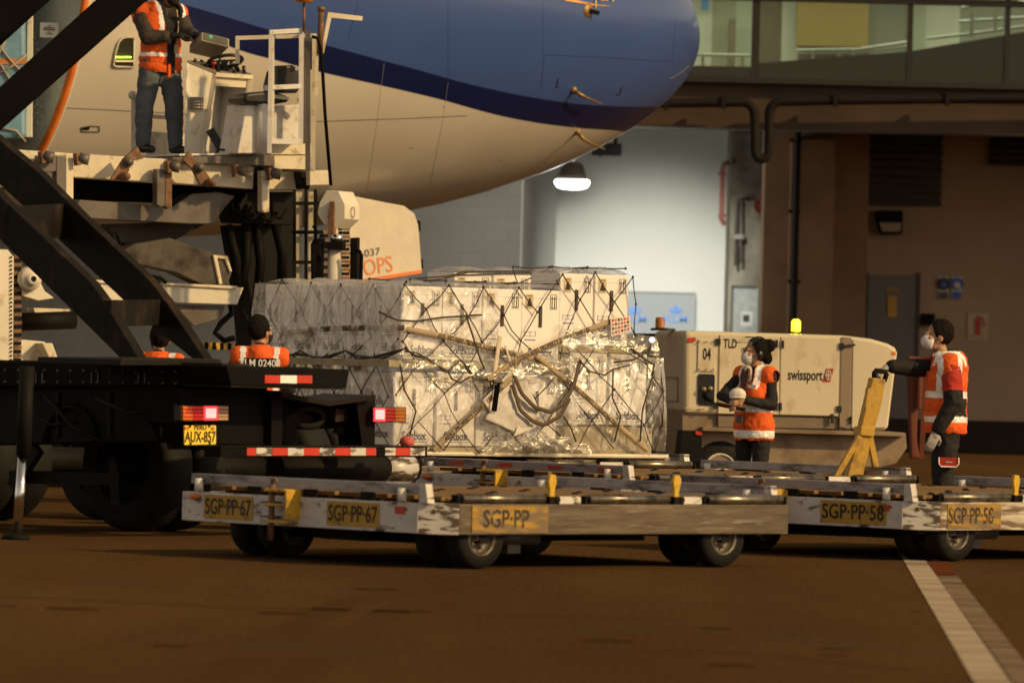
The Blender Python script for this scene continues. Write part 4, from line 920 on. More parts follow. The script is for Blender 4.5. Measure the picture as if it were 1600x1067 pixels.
# dotted label sheet
ls = thing('label_sheet', 'small white sheet with rows of coloured dots tied at the right end of the load', 'label', L3(*lit(970, 530, .0)), TP)
q = [lit(x, y, .0) for x, y in ((954, 497), (985, 494), (986, 517), (955, 526))]; fml = lambda p: FM @ p
b = MB(); b.prism([fml(p) for p in q], -(FM.to_3x3() @ V((0, -1, 0))) * .006); b.build('sheet', mat('label_paper', (.7, .62, .6), .6, var=.05), ls)
cols = [K['red'], K['bluef'], K['ink'], K['orange']]
for c in range(4):
    b = MB()
    for r in range(4):
        for i in range(6):
            if (i * 7 + r * 3) % 4 != c: continue
            s, t_ = (i + .7) / 6.6, (r + .6) / 4.4; p = (q[0] * (1 - s) + q[1] * s) * (1 - t_) + (q[3] * (1 - s) + q[2] * s) * t_
            b.box(fml(p + V((0, -.004, 0))), (.017, .004, .02), TP)
    b.build('dots', cols[c], ls)
b = MB(); p = (q[0] * .96 + q[1] * .04)
for i, f in enumerate((-1, 0, 1)): pass
# ============================================================ low loader truck (rear at the camera side)
TY = R(48)
tk = thing('truck', 'black truck seen from its rear corner with lit red tail lamps and yellow plate AUX-857', 'truck', gp(300, 48), TY)
TR_ = Pl(300, 48, TY); TS = Pl(300, 48, TY + pi / 2)
def pr(name, pts, th, m, off=0, pl=None, parent=None, bevel=.006): return MB().px(pl or TR_, pts, th, off).build(name, m, parent or tk, bevel=bevel)
def ps(name, pts, th, m, off=0, parent=None, bevel=.006): return MB().px(TS, pts, -th, -off).build(name, m, parent or tk, bevel=bevel)
b = MB(); b.px(TS, [(-420, 560), (355, 571), (359, 602), (-420, 602)], -.9); b.cur = 1
for i in range(17):
    x = 8 + i * 20.5
    for y in (578, 596): b.ell(TS(x, y + x * .01, .004), .011, n=6, m=4)
for x in (55, 142, 215, 292): b.px(TS, [(x, 582), (x + 1.2, 582), (x + 1.2, 599), (x, 599)], -.01, .008); b.px(TS, [(x + 10, 582), (x + 11.2, 582), (x + 11.2, 599), (x + 10, 599)], -.01, .008)
b.build('bed', [K['black'], K['grey']], tk)
b = MB()
for k, (x0, y0, x1, y1) in enumerate(((40, 640, 120, 660), (150, 622, 250, 640), (70, 618, 160, 690))): b.tube([TS(x0, y0, .03), TS((x0 + x1) / 2, (y0 + y1) / 2 + 14, .06), TS(x1, y1, .03)], .016, 8)
b.split('air_line', K['dark'], tk)
for x in (87, 168, 250): MB().px(TS, [(x, 612), (x + 3, 612), (x + 3, 680), (x, 684)], -.05, .02).build('frame_rib', K['boom'], tk)
ps('bed_rail', [(-420, 556), (347, 567.5), (347, 572.5), (-420, 561)], .3, K['boom'], off=.0, bevel=0)
rear = pr('rear_beam', [(353, 572), (546, 577), (541, 607), (362, 602.5)], .5, K['black'], off=-.46)
pr('beam_edge', [(361, 602.8), (541, 607.3), (541, 609), (361, 604.8)], .5, K['boom'], off=-.48, parent=rear, bevel=0)
for i, (x0, x1) in enumerate(((414, 438), (438.3, 464), (464.3, 488))): pr('reflective_strip', [(x0, 586 + (x0 - 414) * .01), (x1, 586.5), (x1, 599), (x0, 598.5)], .006, K['red'] if i != 1 else K['tape'], off=-.468, parent=rear, bevel=0)
ps('chassis', [(-420, 603), (288, 603), (288, 688), (-420, 700)], .9, K['dark'], off=.12)
pr('rear_frame', [(283, 606), (440, 610), (443, 640), (430, 697), (300, 692), (283, 660)], .35, K['black'], off=.05)
b = MB(); b.px(TR_, [(424, 613), (443, 613), (441, 699), (424, 699)], .25, -.02); b.px(TR_, [(556, 619), (587, 618), (586, 698), (566, 698)], .25, -.02); b.split('frame_post', K['black'], tk, bevel=.005)
b = MB(); q = [(440, 612), (460, 613.5), (510, 628), (587, 617)]; b.prism(TR_.poly([(440, 613), (516, 627), (587, 617), (587, 624), (516, 634), (440, 621)], -.1), TR_.n * .55); b.build('drip_plate', K['boom'], tk)
pr('cross_plate', [(441, 628), (556, 634), (556, 668), (441, 672)], .08, K['black'], off=.25)
pr('bracket', [(525, 638), (566, 640), (566, 655), (524, 660)], .2, K['boom'], off=.1)
b = MB(); b.bar(TR_(524, 670, .2), TR_(570, 690, .1), .06, .06); b.bar(TR_(455, 640, .1), TR_(455, 697, .1), .08, .06); b.split('brace', K['black'], tk)
b = MB(); b.tube([TR_(482 + 22 * cos(a * pi / 8), 652 + 14 * sin(a * pi / 8), .2) for a in range(16)], .03, 8, closed=True); b.build('coupling', K['dark'], tk)
bp_ = pr('bumper', [(345, 698), (668, 698.5), (668, 714), (345, 714)], .18, K['black'], off=-.2)
pr('bumper_edge', [(345, 696.6), (668, 697), (668, 698.6), (345, 698.2)], .18, K['boom'], off=-.21, parent=bp_, bevel=0)
xs = [386, 401, 426, 450, 475, 499.5, 524, 548, 572, 588]
def tape(x0, x1, m, y0=699.5, y1=711.5): pr('reflective_strip', [(x0, y0), (x1, y0), (x1, y1), (x0, y1)], .005, m, off=-.206, parent=bp_, bevel=0)
for i, (x0, x1) in enumerate(zip(xs, xs[1:])): tape(x0, x1 - .3, K['red'] if i % 2 == 0 else scr)
for x0, x1, m in ((602, 618, scr), (618.3, 641, K['red']), (641.3, 664, scr)): tape(x0, x1, m)
lampr = emit('tail_lamp_lit', (1, .06, .07), 1.3, (.4, .02, .02)); lampc = emit('tail_lamp_core', (1, .30, .28), 2.6)
def tail(segs, y0, y1, off):
    x0 = segs[0][0]; x1 = segs[-1][1]
    h = pr('tail_lamp', [(x0 - 1, y0 - 1), (x1 + 1, y0 - 1), (x1 + 1, y1 + 1), (x0 - 1, y1 + 1)], .09, K['plastic'], off=off)
    for a, c, m in segs:
        b = MB()
        for k in range(4):
            ya = y0 + (y1 - y0) * k / 4; yb = y0 + (y1 - y0) * (k + 1) / 4
            b.px(TR_, [(a + .2, ya + .3), (c - .2, ya + .3), (c - .2, yb - .3), (a + .2, yb - .3)], .03, off - .025)
        b.build('lens', m, h, bevel=.004)
    return h
h = tail([(286, 302, K['amber']), (302, 319, K['redl']), (319, 341, lampr), (341, 357, K['clearl'])], 634, 657, -.08)
b = MB(); b.px(TR_, [(323, 638), (338, 638), (338, 653), (323, 653)], .01, -.115); b.build('lit_bulb', lampc, h)
h2 = tail([(587, 603, lampr), (603, 618, K['redl']), (618, 634, K['amber'])], 637, 659, -.08)
b = MB(); b.px(TR_, [(588, 640), (601, 640), (601, 655), (588, 655)], .01, -.115); b.build('lit_bulb', lampc, h2)
for x in (330, 596): lamp('tail_lamp_light', TR_(x, 646, -.25), .9, (1, .05, .03), .05)
npl = pr('number_plate', [(288, 664.5), (338, 664), (338, 694.5), (288.5, 695.5)], .012, mat('bright_plate', (.85, .70, .05), .5, var=.1), off=-.03)
pr('plate_mount', [(300, 657), (326, 657), (326, 690), (300, 690)], .1, K['black'], off=-.015)
M = face_m(TR_(313, 683, -.033), TR_.a, -TR_.n); b = MB(); b.text('AUX-857', M, .082, width=.325, bold=.02); b.build('lettering', K['ink'], npl)
b = MB(); b.text('PERU', face_m(TR_(313, 668.3, -.033), TR_.a, -TR_.n), .033, width=.13, bold=.02); b.build('lettering', K['ink'], npl)
b = MB(); b.px(TR_, [(289, 666.5), (291, 666.5), (291, 671.5), (289, 671.5)], .003, -.034); b.px(TR_, [(293, 666.5), (295, 666.5), (295, 671.5), (293, 671.5)], .003, -.034); b.build('flag_mark', K['red'], npl)
b = MB(); b.px(TR_, [(330, 667), (335, 667), (335, 672), (330, 672)], .003, -.034); b.build('plate_stamp', mat('brown_stamp', (.35, .2, .05), .6), npl)
b = MB()
for x, y in ((297, 666), (327, 665.5), (298, 692.5), (328, 692)): b.ell(TR_(x, y, -.034), .01, n=8, m=6)
b.build('plate_bolt', K['ink'], npl)
# wheels
def twheel(px_, D, depth, w=.32, Rr=.5):
    e1, e2 = TR_.a, TS.a; c = gp(px_, D) + e1 * depth + V((0, 0, Rr))
    t = MB(); t.lathe([(Rr * .58, -w / 2), (Rr * .9, -w / 2), (Rr * .98, -w * .38), (Rr, 0), (Rr * .98, w * .38), (Rr * .9, w / 2), (Rr * .58, w / 2)], c, e1, 40)
    o = t.build('wheel', K['rubber'], tk)
    r = MB(); r.lathe([(Rr * .58, -w / 2 + .02), (Rr * .52, -w / 2 + .03), (Rr * .45, -w / 2 + .14), (Rr * .2, -w / 2 + .12), (Rr * .18, -w / 2 + .02), (0, -w / 2 + .02)], c, e1, 30); r.build('rim', K['dark'], o)
for px_, D in ((205, 50.1), (-60, 51.9)):
    twheel(px_, D, .1); twheel(px_, D, .46); twheel(px_, D, 1.7); twheel(px_, D, 2.06)
    b = MB(); c = gp(px_, D) + V((0, 0, .5)); b.cyl(c + TR_.a * .2, c + TR_.a * 2, .1, 14); b.build('axle', K['dark'], tk)
b = MB()
for px_, D in ((205, 50.1),):
    c = gp(px_, D) + TR_.a * .0 + V((0, 0, .5)); pts = [c + (TS.a * cos(a) + V((0, 0, sin(a)))) * .6 for a in [R(20 + k * 14) for k in range(11)]]
    for p, q in zip(pts, pts[1:]): b.hexa([p, q, q + TR_.a * .7, p + TR_.a * .7, p * 1 + V((0, 0, .02)), q + V((0, 0, .02)), q + TR_.a * .7 + V((0, 0, .02)), p + TR_.a * .7 + V((0, 0, .02))])
b.build('mudguard', K['dark'], tk)
b = MB(); c = TR_(455, 732, .3); b.cyl(TR_(430, 730, .4), TR_(645, 732, .4), .1, 20); b.build('air_tank', K['dark'], tk); b = MB(); b.cyl(TR_(598, 731, .4), TR_(640, 731.8, .4), .103, 20); b.build('tank_band', scr, tk)
b = MB(); b.bar(TS(20, 745, -.3), TS(180, 748, -.3), .08, .1); b.bar(TS(175, 715, -.2), TS(180, 790, -.2), .06, .08); b.bar(TS(60, 700, -.2), TS(20, 760, -.2), .06, .1); b.split('suspension_link', K['dark'], tk)
b = MB(); b.cyl(TS(100, 690, -.2), TS(160, 640, -.2), .05, 12); b.tube([TS(110 + 40 * cos(R(a)), 690 - 55 * sin(R(a)), -.1) for a in range(0, 181, 20)], .025, 8); b.split('brake_hose', K['dark'], tk)
# small red clutter on the bumper end
b = MB(); b.ell(TR_(636, 690, -.1), (.06, .06, .045)); b.build('cloth_rag', mat('pink_rag', (.55, .12, .1), .8, bump=.5, bscale=30), tag_=('crumpled pink red rag on the right end of the truck bumper', 'rag'))
# jack leg
jl = MB(); c = P(37, 700, 47.4); g0 = V((c.x - .045, c.y, 0)); zt_ = P(37, 572, 47.4).z; zm = P(33, 712, 47.4).z
jl.cyl(V((c.x, c.y, zm)), V((c.x + .01, c.y, zt_)), .055, 16); jo = jl.build('jack_leg', K['dark'], tk)
jl = MB(); jl.cyl(g0 + V((.01, 0, .03)), V((c.x - .005, c.y, zm)), .037, 20); jl.build('jack_rod', K['chrome'], jo)
jl = MB(); jl.lathe([(.0, .05), (.05, .05), (.1, .03), (.11, .0), (0, 0)], g0, (0, 0, 1), 20); jl.build('jack_foot', K['dark'], jo)
# ladder shaped boom and crossing arms
NB = Pl(215, 48.9, TY + pi / 2); FB = Pl(320, 49.9, TY + pi / 2)
def beam(name, pl, pts, th=.1, m=None): return MB().px(pl, pts, -th).build(name, m or K['boom'], tk, bevel=.008)
beam('boom_beam', NB, [(-140, 160), (0, 307), (140, 440), (160, 467), (219, 564), (192, 564), (140, 512), (92, 465), (0, 375), (-140, 233)])
beam('boom_beam', FB, [(-140, 95), (0, 220), (62, 272), (130, 340), (235, 440), (260, 472), (322, 564), (305, 564), (240, 512), (190, 467), (28, 315), (-140, 160)])
for a, c, h in (((12, 350), (95, 345), .27), ((168, 490), (246, 488), .2)):
    p, q = NB(*a), FB(*c); b = MB(); b.bar(p, q, .06, h); b.build('boom_cross_member', K['boom'], tk)
pr('boom_foot', [(190, 561), (345, 561), (348, 571), (188, 571)], .9, K['boom'], off=.1)
NB2 = Pl(120, 49.4, R(4)); FB2 = Pl(20, 50.2, R(4))
MB().px(NB2, [(-140, 262), (0, 136), (150, 0), (260, -100), (343, -100), (230, 0), (0, 204), (-140, 328)], .12).build('crossing_arm', K['black'], tk, bevel=.01)
MB().px(FB2, [(-140, 196), (0, 71), (78, 0), (188, -100), (70, -100), (-140, 90)], .12).build('crossing_arm', K['black'], tk, bevel=.01)

# ============================================================ cargo high loader
LY = R(25)
ld = thing('cargo_loader', 'cream and grey scissor lift cargo loader with driver seat and cage beside the jet', 'cargo loader', gp(300, 64), LY)
LP = Pl(300, 64, LY)
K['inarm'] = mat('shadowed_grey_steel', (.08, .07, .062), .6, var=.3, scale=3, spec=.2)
def lp(name, pts, th, m, off=0, parent=None, bevel=.008, pl=None): return MB().px(pl or LP, pts, th, off).build(name, m, parent or ld, bevel=bevel)
lp('side_beam', [(12, 233), (115, 240), (280, 250), (400, 261), (400, 296), (280, 287), (115, 277), (60, 262), (12, 240)], .18, K['cream'])
lp('platform', [(12, 233), (485, 268), (485, 276), (12, 242)], 3.0, K['grey'], off=.2)
lp('deck_edge_plate', [(270, 246), (428, 242), (430, 256), (428, 260), (300, 255), (270, 252)], .25, K['grey'], off=-.12)
lp('step_plate', [(280, 240.5), (428, 238.5), (428, 242), (280, 244)], 1.6, K['white'], off=-.05)
lp('rear_beam', [(420, 268), (478, 266), (478, 297), (420, 296)], .3, K['cream'], off=.05)
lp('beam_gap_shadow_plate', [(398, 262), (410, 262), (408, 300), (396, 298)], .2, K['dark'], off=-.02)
for x0, x1, y0, y1, m in ((88, 103, 243, 300, 'grey'), (103, 115, 246, 311, 'cream'), (245, 258, 264, 322, 'grey'), (258, 269, 266, 325, 'rust'), (409, 421, 267, 331, 'cream'), (60, 88, 243, 268, 'grey')):
    lp('hanger_plate', [(x0, y0), (x1, y0 + 1), (x1, y1), ((x0 + x1) / 2, y1 + 2), (x0, y1 - 2)], .12, K[m], off=-.16)
for x, y in ((75, 245), (130, 248), (272, 260), (377, 266), (430, 271)):
    p = LP(x, y, -.26); o = MB().cyl(LP(x - 6, y - 1, -.2), LP(x + 9, y + 2, -.24), .055, 16).build('guide_roller', K['grey'], ld)
    MB().px(LP, [(x - 11, y - 8), (x - 4, y - 9), (x - 3, y + 10), (x - 9, y + 11)], .1, -.24).build('roller_bracket', K['rust'], o, bevel=.004)
for pts, bo, kn in (([(215, 229), (225, 248), (206, 252), (202, 268), (194, 281), (172, 282), (184, 262), (193, 248)], (200, 253), (194, 276)), ([(296, 236), (308, 252), (318, 262), (334, 286), (314, 292), (300, 264), (285, 250)], (311, 262), (328, 286))):
    o = lp('pallet_stop', pts, .04, K['rust'], off=-.27)
    MB().lathe([(.0, .06), (.03, .06), (.03, .03), (.05, .03), (.05, 0)], LP(*bo, -.28), -LP.n, 16).build('stop_bolt', K['grey'], o)
    MB().lathe([(.0, .1), (.035, .09), (.045, .04), (.045, -.06)], LP(*kn, -.3), -LP.n, 16).build('stop_knob', K['rust'], o)
# scissor arms and base
lp('scissor_arm', [(107, 311), (270, 323), (300, 303), (340, 300), (368, 306), (352, 325), (332, 350), (300, 350), (130, 341)], .35, K['grey'], off=.2)
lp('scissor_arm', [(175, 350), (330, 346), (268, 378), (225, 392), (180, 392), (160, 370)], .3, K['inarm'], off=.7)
K['arm'] = mat('shade_darkened_grey_steel', (.10, .088, .08), .55, var=.3, scale=3, dirt=(.02, .015, .012), damt=.35, dscale=5, spec=.2)  # base colour darkened to hold the platform's shadow; blotches are grime
lp('lower_arm', [(190, 392), (210, 382), (265, 372), (310, 388), (357, 400), (363, 424), (356, 444), (320, 446), (275, 425), (215, 412)], .3, K['arm'], off=.25)
lp('arm_end_cap', [(333, 398), (355, 401), (363, 424), (360, 425), (352, 405), (340, 404), (348, 444), (343, 444)], .34, K['cream'], off=.22)
lp('base_beam', [(130, 442), (262, 443), (368, 452), (381, 449), (371, 476), (265, 473), (150, 468)], .6, K['creamw'], off=.0)
lp('base_beam_lip', [(140, 437), (240, 441), (372, 447), (369, 452), (262, 446), (140, 442)], .5, K['cream'], off=-.03)
lp('lower_bracket', [(272, 476), (352, 478), (346, 498), (303, 510)], .4, K['grey'], off=.1)
lp('tow_bar', [(52, 481), (108, 483), (114, 491), (54, 489)], .2, K['cream'], off=.2)
MB().cyl(LP(32, 503, .2), LP(116, 500, .2), .09, 16).build('lift_ram', K['dark'], ld)
lp('lower_box', [(30, 530), (70, 534), (92, 566), (30, 566)], .5, K['creamw'], off=.2); lp('lower_box', [(66, 536), (82, 536), (93, 566), (80, 566)], .3, K['cream'], off=-.0)
lp('chassis_rail', [(30, 566), (330, 574), (330, 640), (30, 640)], 2.2, K['creamw'], off=.3)
lp('hydraulic_unit', [(386, 300), (470, 300), (470, 345), (455, 352), (380, 348), (372, 322)], .6, K['dark'], off=.25)
b = MB()
for x0, y0, x1, y1 in ((355, 352, 372, 460), (385, 350, 372, 470), (400, 348, 402, 470), (430, 350, 440, 440)): b.tube([LP(x0, y0, .3), LP((x0 + x1) / 2 + 6, (y0 + y1) / 2, .3), LP(x1, y1, .3)], .05, 8)
for x, y in ((368, 330), (378, 336), (388, 340), (400, 336), (415, 342), (430, 338)): b.tube([LP(x - 6, y - 14, .1), LP(x - 4, y, .1), LP(x + 8, y + 3, .1), LP(x + 18, y - 10, .1)], .02, 6)
for y in (382, 448, 462): b.tube([LP(190, y, .5), LP(230, y + 6 if y > 400 else y, .5), LP(270, y, .5)], .015, 6)
b.tube([LP(360, 472, .1), LP(362, 490, .1), LP(345, 505, .1), LP(336, 520, .1), LP(350, 532, .1), LP(366, 528, .1)], .03, 8)
b.tube([LP(155, 380, -.05), LP(162, 362, -.1), LP(172, 358, -.1), LP(178, 380, -.05)], .02, 6); b.tube([LP(163, 380, -.05), LP(170, 366, -.1), LP(182, 362, -.1), LP(188, 384, -.05)], .02, 6)
for x in (225, 235, 245): b.tube([LP(x - 10, 432, -.05), LP(x + 5, 434, -.05), LP(x + 15, 442, -.05)], .018, 6)
b.split('hydraulic_hose', K['black'], ld)
lp('inner_frame', [(372, 352), (470, 352), (470, 560), (400, 560), (392, 470)], .5, K['dark'], off=.8)
lp('inner_frame', [(110, 278), (395, 296), (395, 322), (110, 312)], .3, K['black'], off=.9)
hz = MB()
for i in range(10):
    hz.cur = i % 2; hz.bar(LP(312 + i * 6, 540 + i * .2, .3), LP(318.2 + i * 6, 540 + i * .2, .3), .05, .07)
hz.build('hazard_bar', [K['yellow'], K['black']], ld)
# left lift tower with chain
lp('lift_tower', [(-60, 388), (12, 390), (22, 402), (20, 640), (-60, 640)], .5, K['creamw'], off=-.1)
b = MB()
for i in range(26): b.ell(LP(17.5, 402 + i * 6.4, -.115), (.012, .008, .012), n=6, m=4)
b.build('tower_holes', K['ink'], ld)
def chain(x0, x1, y0, y1, off, n):
    b = MB()
    for i in range(n):
        y = y0 + (y1 - y0) * i / n; b.cur = i % 2; d = .6 if i % 2 else 0
        b.px(LP, [(x0 + d, y), (x1 - d, y), (x1 - d, y + (y1 - y0) / n * .86), (x0 + d, y + (y1 - y0) / n * .86)], .1, off - (.012 if i % 2 else 0))
    return b.build('lift_chain', [K['rust'], K['dark']], ld)
chain(22, 34, 398, 566, -.05, 26)
o = MB().lathe([(.03, .1), (.06, .1), (.06, .06), (.1, .06), (.12, 0), (.12, -.1)], LP(47, 436, -.1), -LP.n, 20).build('pivot_hub', K['creamw'], ld)
lp('pivot_arm', [(35, 420), (58, 430), (70, 455), (85, 466), (60, 470), (34, 462)], .3, K['creamw'], off=-.05)
# corner mast
def mast():
    pl = Pl(520, 62.6, R(-14)); ex = V((.135, .34, 0))
    pts = [(510, 298), (529, 298.5), (539, 320), (539, 342), (523, 357), (506, 351), (496, 335), (499, 317)]
    b = MB(); b.prism(pl.poly(pts), ex); h = b.build('mast_head', K['creamw'], ld, bevel=.006)
    b = MB(); b.px(pl, [(515, 315), (521.5, 315), (521, 366), (512, 366), (513, 330)], .1, -.05); b.build('mast_slot', K['rust'], h)
    s = V((.3, .12, 0)).normalized(); q = pl(549, 331, .2); M = Matrix.Identity(4)
    b = MB(); nn = V((.93, -.37, 0)); c = pl.o; 
    for py, r_ in ((310, .045), (332, .05)):
        p = P(550 if py > 320 else 543, py, 62.73); 
        if py > 320: b.tube([p + V((.37 * cos(R(a)) * r_, .93 * cos(R(a)) * r_, sin(R(a)) * r_)) + nn * .01 for a in range(0, 360, 30)], .004, 5, closed=True); 
    b.build('mast_stamp', K['rust'], h)
    b = MB(); b.cyl(P(523, 382, 62.75), P(523, 700, 62.75), .068, 20); b.build('mast_cylinder', K['creamw'], ld); b = MB(); b.cyl(P(526, 366, 62.72), P(526, 379, 62.72), .06, 20); b.build('mast_collar', K['chrome'], ld)
    b = MB(); b.px(pl, [(547, 372), (558, 371), (556, 700), (546, 700)], .1, .1); b.px(pl, [(497, 372), (504, 372), (502, 390), (498, 700), (490, 700), (494, 390)], .1, .1); b.px(pl, [(505, 378), (535, 378), (535, 390), (505, 389)], .12, .02)
    b.px(pl, [(492, 375), (500, 372), (500, 400), (488, 398)], .1, .0); b.split('mast_frame', K['dark'], ld)
    b = MB(); b.tube([pl(556, 392, .05), pl(562, 393, .05), pl(565, 400, .05), pl(564, 430, .05), pl(563, 600, .05)], .018, 8); b.tube([pl(489, 353, .0), pl(493, 358, .0), pl(493, 372, .0), pl(488, 382, 0), pl(490, 640, 0)], .016, 8); b.split('mast_hose', K['black'], ld)
mast()
chain(505, 514, 360, 470, -.85, 18); chain(534, 547, 355, 470, -.8, 18)
PLd = Pl(470, 63.2, R(6))
b = MB()
for y in (318, 363, 410): b.bar(PLd(456, y), PLd(505, y), .035, .035)
for x in (460, 478, 493): b.bar(PLd(x, 296), PLd(x, 640), .03, .03)
b.build('access_ladder', K['dark'], ld)
b = MB(); b.bar(PLd(467, 300, .1), PLd(465, 640, .1), .06, .04); b.bar(PLd(486, 300, .1), PLd(484, 640, .1), .045, .04); b.split('ladder_post', K['cream'], ld)
lp('mast_bracket', [(484, 267), (517, 266), (516, 289), (484, 290)], .1, K['cream'], off=-.4); lp('cage_foot', [(470, 268), (485, 268), (484, 296), (474, 296)], .2, K['dark'], off=-.2)
# cage, seat and console
PC_ = Pl(450, 63.7, R(18))
b = MB(); Bq = lambda a, c, w=.045: b.bar(PC_(*a), PC_(*c), w, w)
Bq((424, 49), (421, 240)); Bq((471, 47), (470, 222)); Bq((421, 51), (471, 48)); Bq((424, 137), (470, 135)); Bq((422, 221), (472, 222), .05); Bq((427, 58), (427, 220), .02)
o = b.build('cage_frame', K['white'], ld)
b = MB(); b.bar(PC_(481, 47, .05), PC_(481, 268, .05), .05, .05); b.bar(PC_(474, 60, .02), PC_(476, 225, .02), .03, .03); b.split('cage_post', K['grey'], ld)
b = MB(); b.bar(PC_(491, 55, .12), PC_(489, 268, .12), .04, .04); b.bar(PC_(368, 60, .3), PC_(495, 56, .12), .04, .04); b.bar(PC_(371, 60, .3), PC_(371, 100, .3), .04, .04); b.bar(PC_(428, 151, .3), PC_(490, 160, .2), .035, .035); b.bar(PC_(496, 58, .12), PC_(494, 150, .12), .03, .03); b.build('cage_rail', K['cream'], ld)
lp('cage_base', [(423, 225), (489, 224), (488, 242), (423, 242)], .6, K['cream'], off=-.1); lp('cage_base', [(428, 243), (489, 243), (489, 266), (428, 264)], .6, K['cream'], off=-.08)
b = MB(); b.cyl(PC_(475, 5, -.05), PC_(475, 50, -.05), .014, 8); b.build('beacon_pole', K['rust'], ld); b = MB(); b.lathe([(.0, .0), (.09, .0), (.09, .05), (.07, .07), (.06, .2), (0, .22)], PC_(475, 4, -.05), (0, 0, 1), 16); b.build('beacon_lamp', K['amber'], ld)
b = MB(); b.cyl(PC_(502, 14, .1), PC_(500, 85, .1), .03, 12); b.cyl(PC_(502, 11, .1), PC_(502, 18, .1), .04, 12); b.build('exhaust_pipe', K['rust'], ld)
b = MB(); b.px(PC_, [(513, 19.5), (567, 26), (566, 33), (518, 28), (506, 84), (502, 82)], .04, .15); b.build('guard_arm', K['cream'], ld)
b = MB(); b.tube([PC_(*p, -.05) for p in ((488, 58), (496, 60), (501, 75), (504, 110), (508, 180), (517, 290))], .018, 8); b.build('power_cable', K['black'], ld)
# seat
st = MB(); sp_ = Pl(440, 64.1, R(25))
st.px(sp_, [(424, 112), (432, 103), (458, 102), (468, 108), (469, 140), (464, 146), (420, 146), (418, 135)], .14); s_o = st.build('seat_backrest', K['plastic'], ld, bevel=.03, seg=3)
MB().px(sp_, [(380, 152), (386, 146), (412, 143), (425, 143), (450, 150), (452, 160), (425, 164), (384, 162)], .45, -.1).build('seat_cushion', K['plastic'], ld, bevel=.03, seg=3)
MB().px(sp_, [(385, 164), (421, 165), (420, 240), (371, 240)], .5, .0).build('seat_pedestal', K['white'], ld, bevel=.01); MB().px(sp_, [(428, 166), (471, 163), (471, 222), (428, 222)], .4, .0).build('seat_pedestal', K['white'], ld, bevel=.01)
MB().px(sp_, [(414, 134), (418, 134), (418, 142), (413, 142)], .03, -.04).build('buckle', K['white'], ld); MB().cyl(sp_(410, 160, -.03), sp_(410, 240, -.03), .06, 14).build('seat_column', K['white'], ld)
# console
A_, Bt, C_, D_ = (P(292, 99, 64.40), P(288, 239.5, 64.40)), (P(336, 117, 64.58), P(316, 239.5, 64.58)), (P(394, 121, 64.82), P(370, 241, 64.82)), (P(350, 103, 65.2), P(340, 240, 65.2))
def quadwall(a, c, th): return MB().prism([a[0], c[0], c[1], a[1]], th)
o = quadwall(A_, Bt, V((.03, .05, 0))).build('console_side', K['creamw'], ld, bevel=.005)
quadwall(A_, D_, V((0, -.03, 0))).build('console_back', K['white'], ld, bevel=.004)
quadwall(D_, C_, V((-.03, -.02, 0))).build('console_side', K['white'], ld, bevel=.004)
MB().prism([A_[0], Bt[0], C_[0], D_[0]], (0, 0, .03)).build('console_top', K['grey'], ld, bevel=.004)
f = lambda s: (Bt[0].lerp(C_[0], s), Bt[1].lerp(C_[1], s))
b = MB(); b.bar(Bt[0], Bt[1], .035); b.bar(C_[0], C_[1], .04); b.bar(Bt[0], C_[0], .04); b.prism([Bt[0] + V((0, .02, 0)), C_[0] + V((0, .02, 0)), C_[0] * .86 + C_[1] * .14 + V((0, .02, 0)), Bt[0] * .86 + Bt[1] * .14 + V((0, .02, 0))], (0, .03, 0)); b.build('console_rim', K['cream'], ld)
b = MB(); b.bar(P(328, 203, 64.5), P(350, 240, 64.4), .09, .03, up=(0, 1, 0)); b.build('pedal', K['plastic'], ld, bevel=.006); b = MB(); b.bar(P(353, 213, 64.6), P(365, 240, 64.5), .08, .03, up=(0, 1, 0)); b.build('pedal', K['plastic'], ld, bevel=.006)
b = MB(); b.tube([P(335, 242, 64.2), P(342, 234, 64.2), P(358, 235, 64.2), P(361, 242, 64.2)], .012, 6); b.build('pedal_guard', K['dark'], ld)
b = MB(); b.prism([P(296, 152, 64.39), P(318, 152, 64.48), P(317, 172, 64.48), P(296, 172, 64.39)], (0, .012, 0)); so_ = b.build('console_sticker', mat('grey_sticker', (.2, .17, .16), .5), ld)
b = MB()
for i in range(4):
    for k in range(3): b.prism([P(302 + i * 4 - k * .1, 158 + k * 4.5, 64.40 + i * .01), P(304.5 + i * 4, 158 + k * 4.5, 64.41 + i * .01), P(304.5 + i * 4, 160 + k * 4.5, 64.41 + i * .01), P(302 + i * 4, 160 + k * 4.5, 64.40 + i * .01)], (0, .01, 0))
b.build('sticker_print', mat('pale_print', (.5, .46, .42), .5), so_)
b = MB(); q0, q1 = P(300, 78, 64.5), P(349, 70, 64.9)
c = P(327, 72, 64.7); Mx3 = Matrix.Rotation(R(25), 3, 'Z') @ Matrix.Rotation(R(10), 3, 'Y') @ Matrix.Rotation(R(-24), 3, 'X')
b.box(c, (.31, .3, .1), M=Mx3); mo = b.build('display_box', mat('khaki_box', (.36, .33, .24), .6), ld, bevel=.012)
b = MB(); b.box(c + Mx3 @ V((0, -.152, 0)), (.27, .01, .075), M=Mx3); b.build('display_face', K['plastic'], mo); b = MB(); b.ell(c + Mx3 @ V((-.06, -.16, .01)), .018); b.build('power_led', emit('green_lamp', (.1, .9, .4), .6), mo)
b = MB(); b.tube([P(352 + 27 * cos(R(a)), 96 + 9 * sin(R(a)) - 3 * cos(R(a)), 64.6 + .15 * sin(R(a))) for a in range(0, 360, 18)], .018, 8, closed=True); b.cyl(P(352, 97, 64.6), P(346, 112, 64.7), .03, 10); b.bar(P(328, 97, 64.6), P(378, 94, 64.6), .025, .02); b.build('steering_wheel', K['plastic'], ld)
b = MB(); random.seed(5)
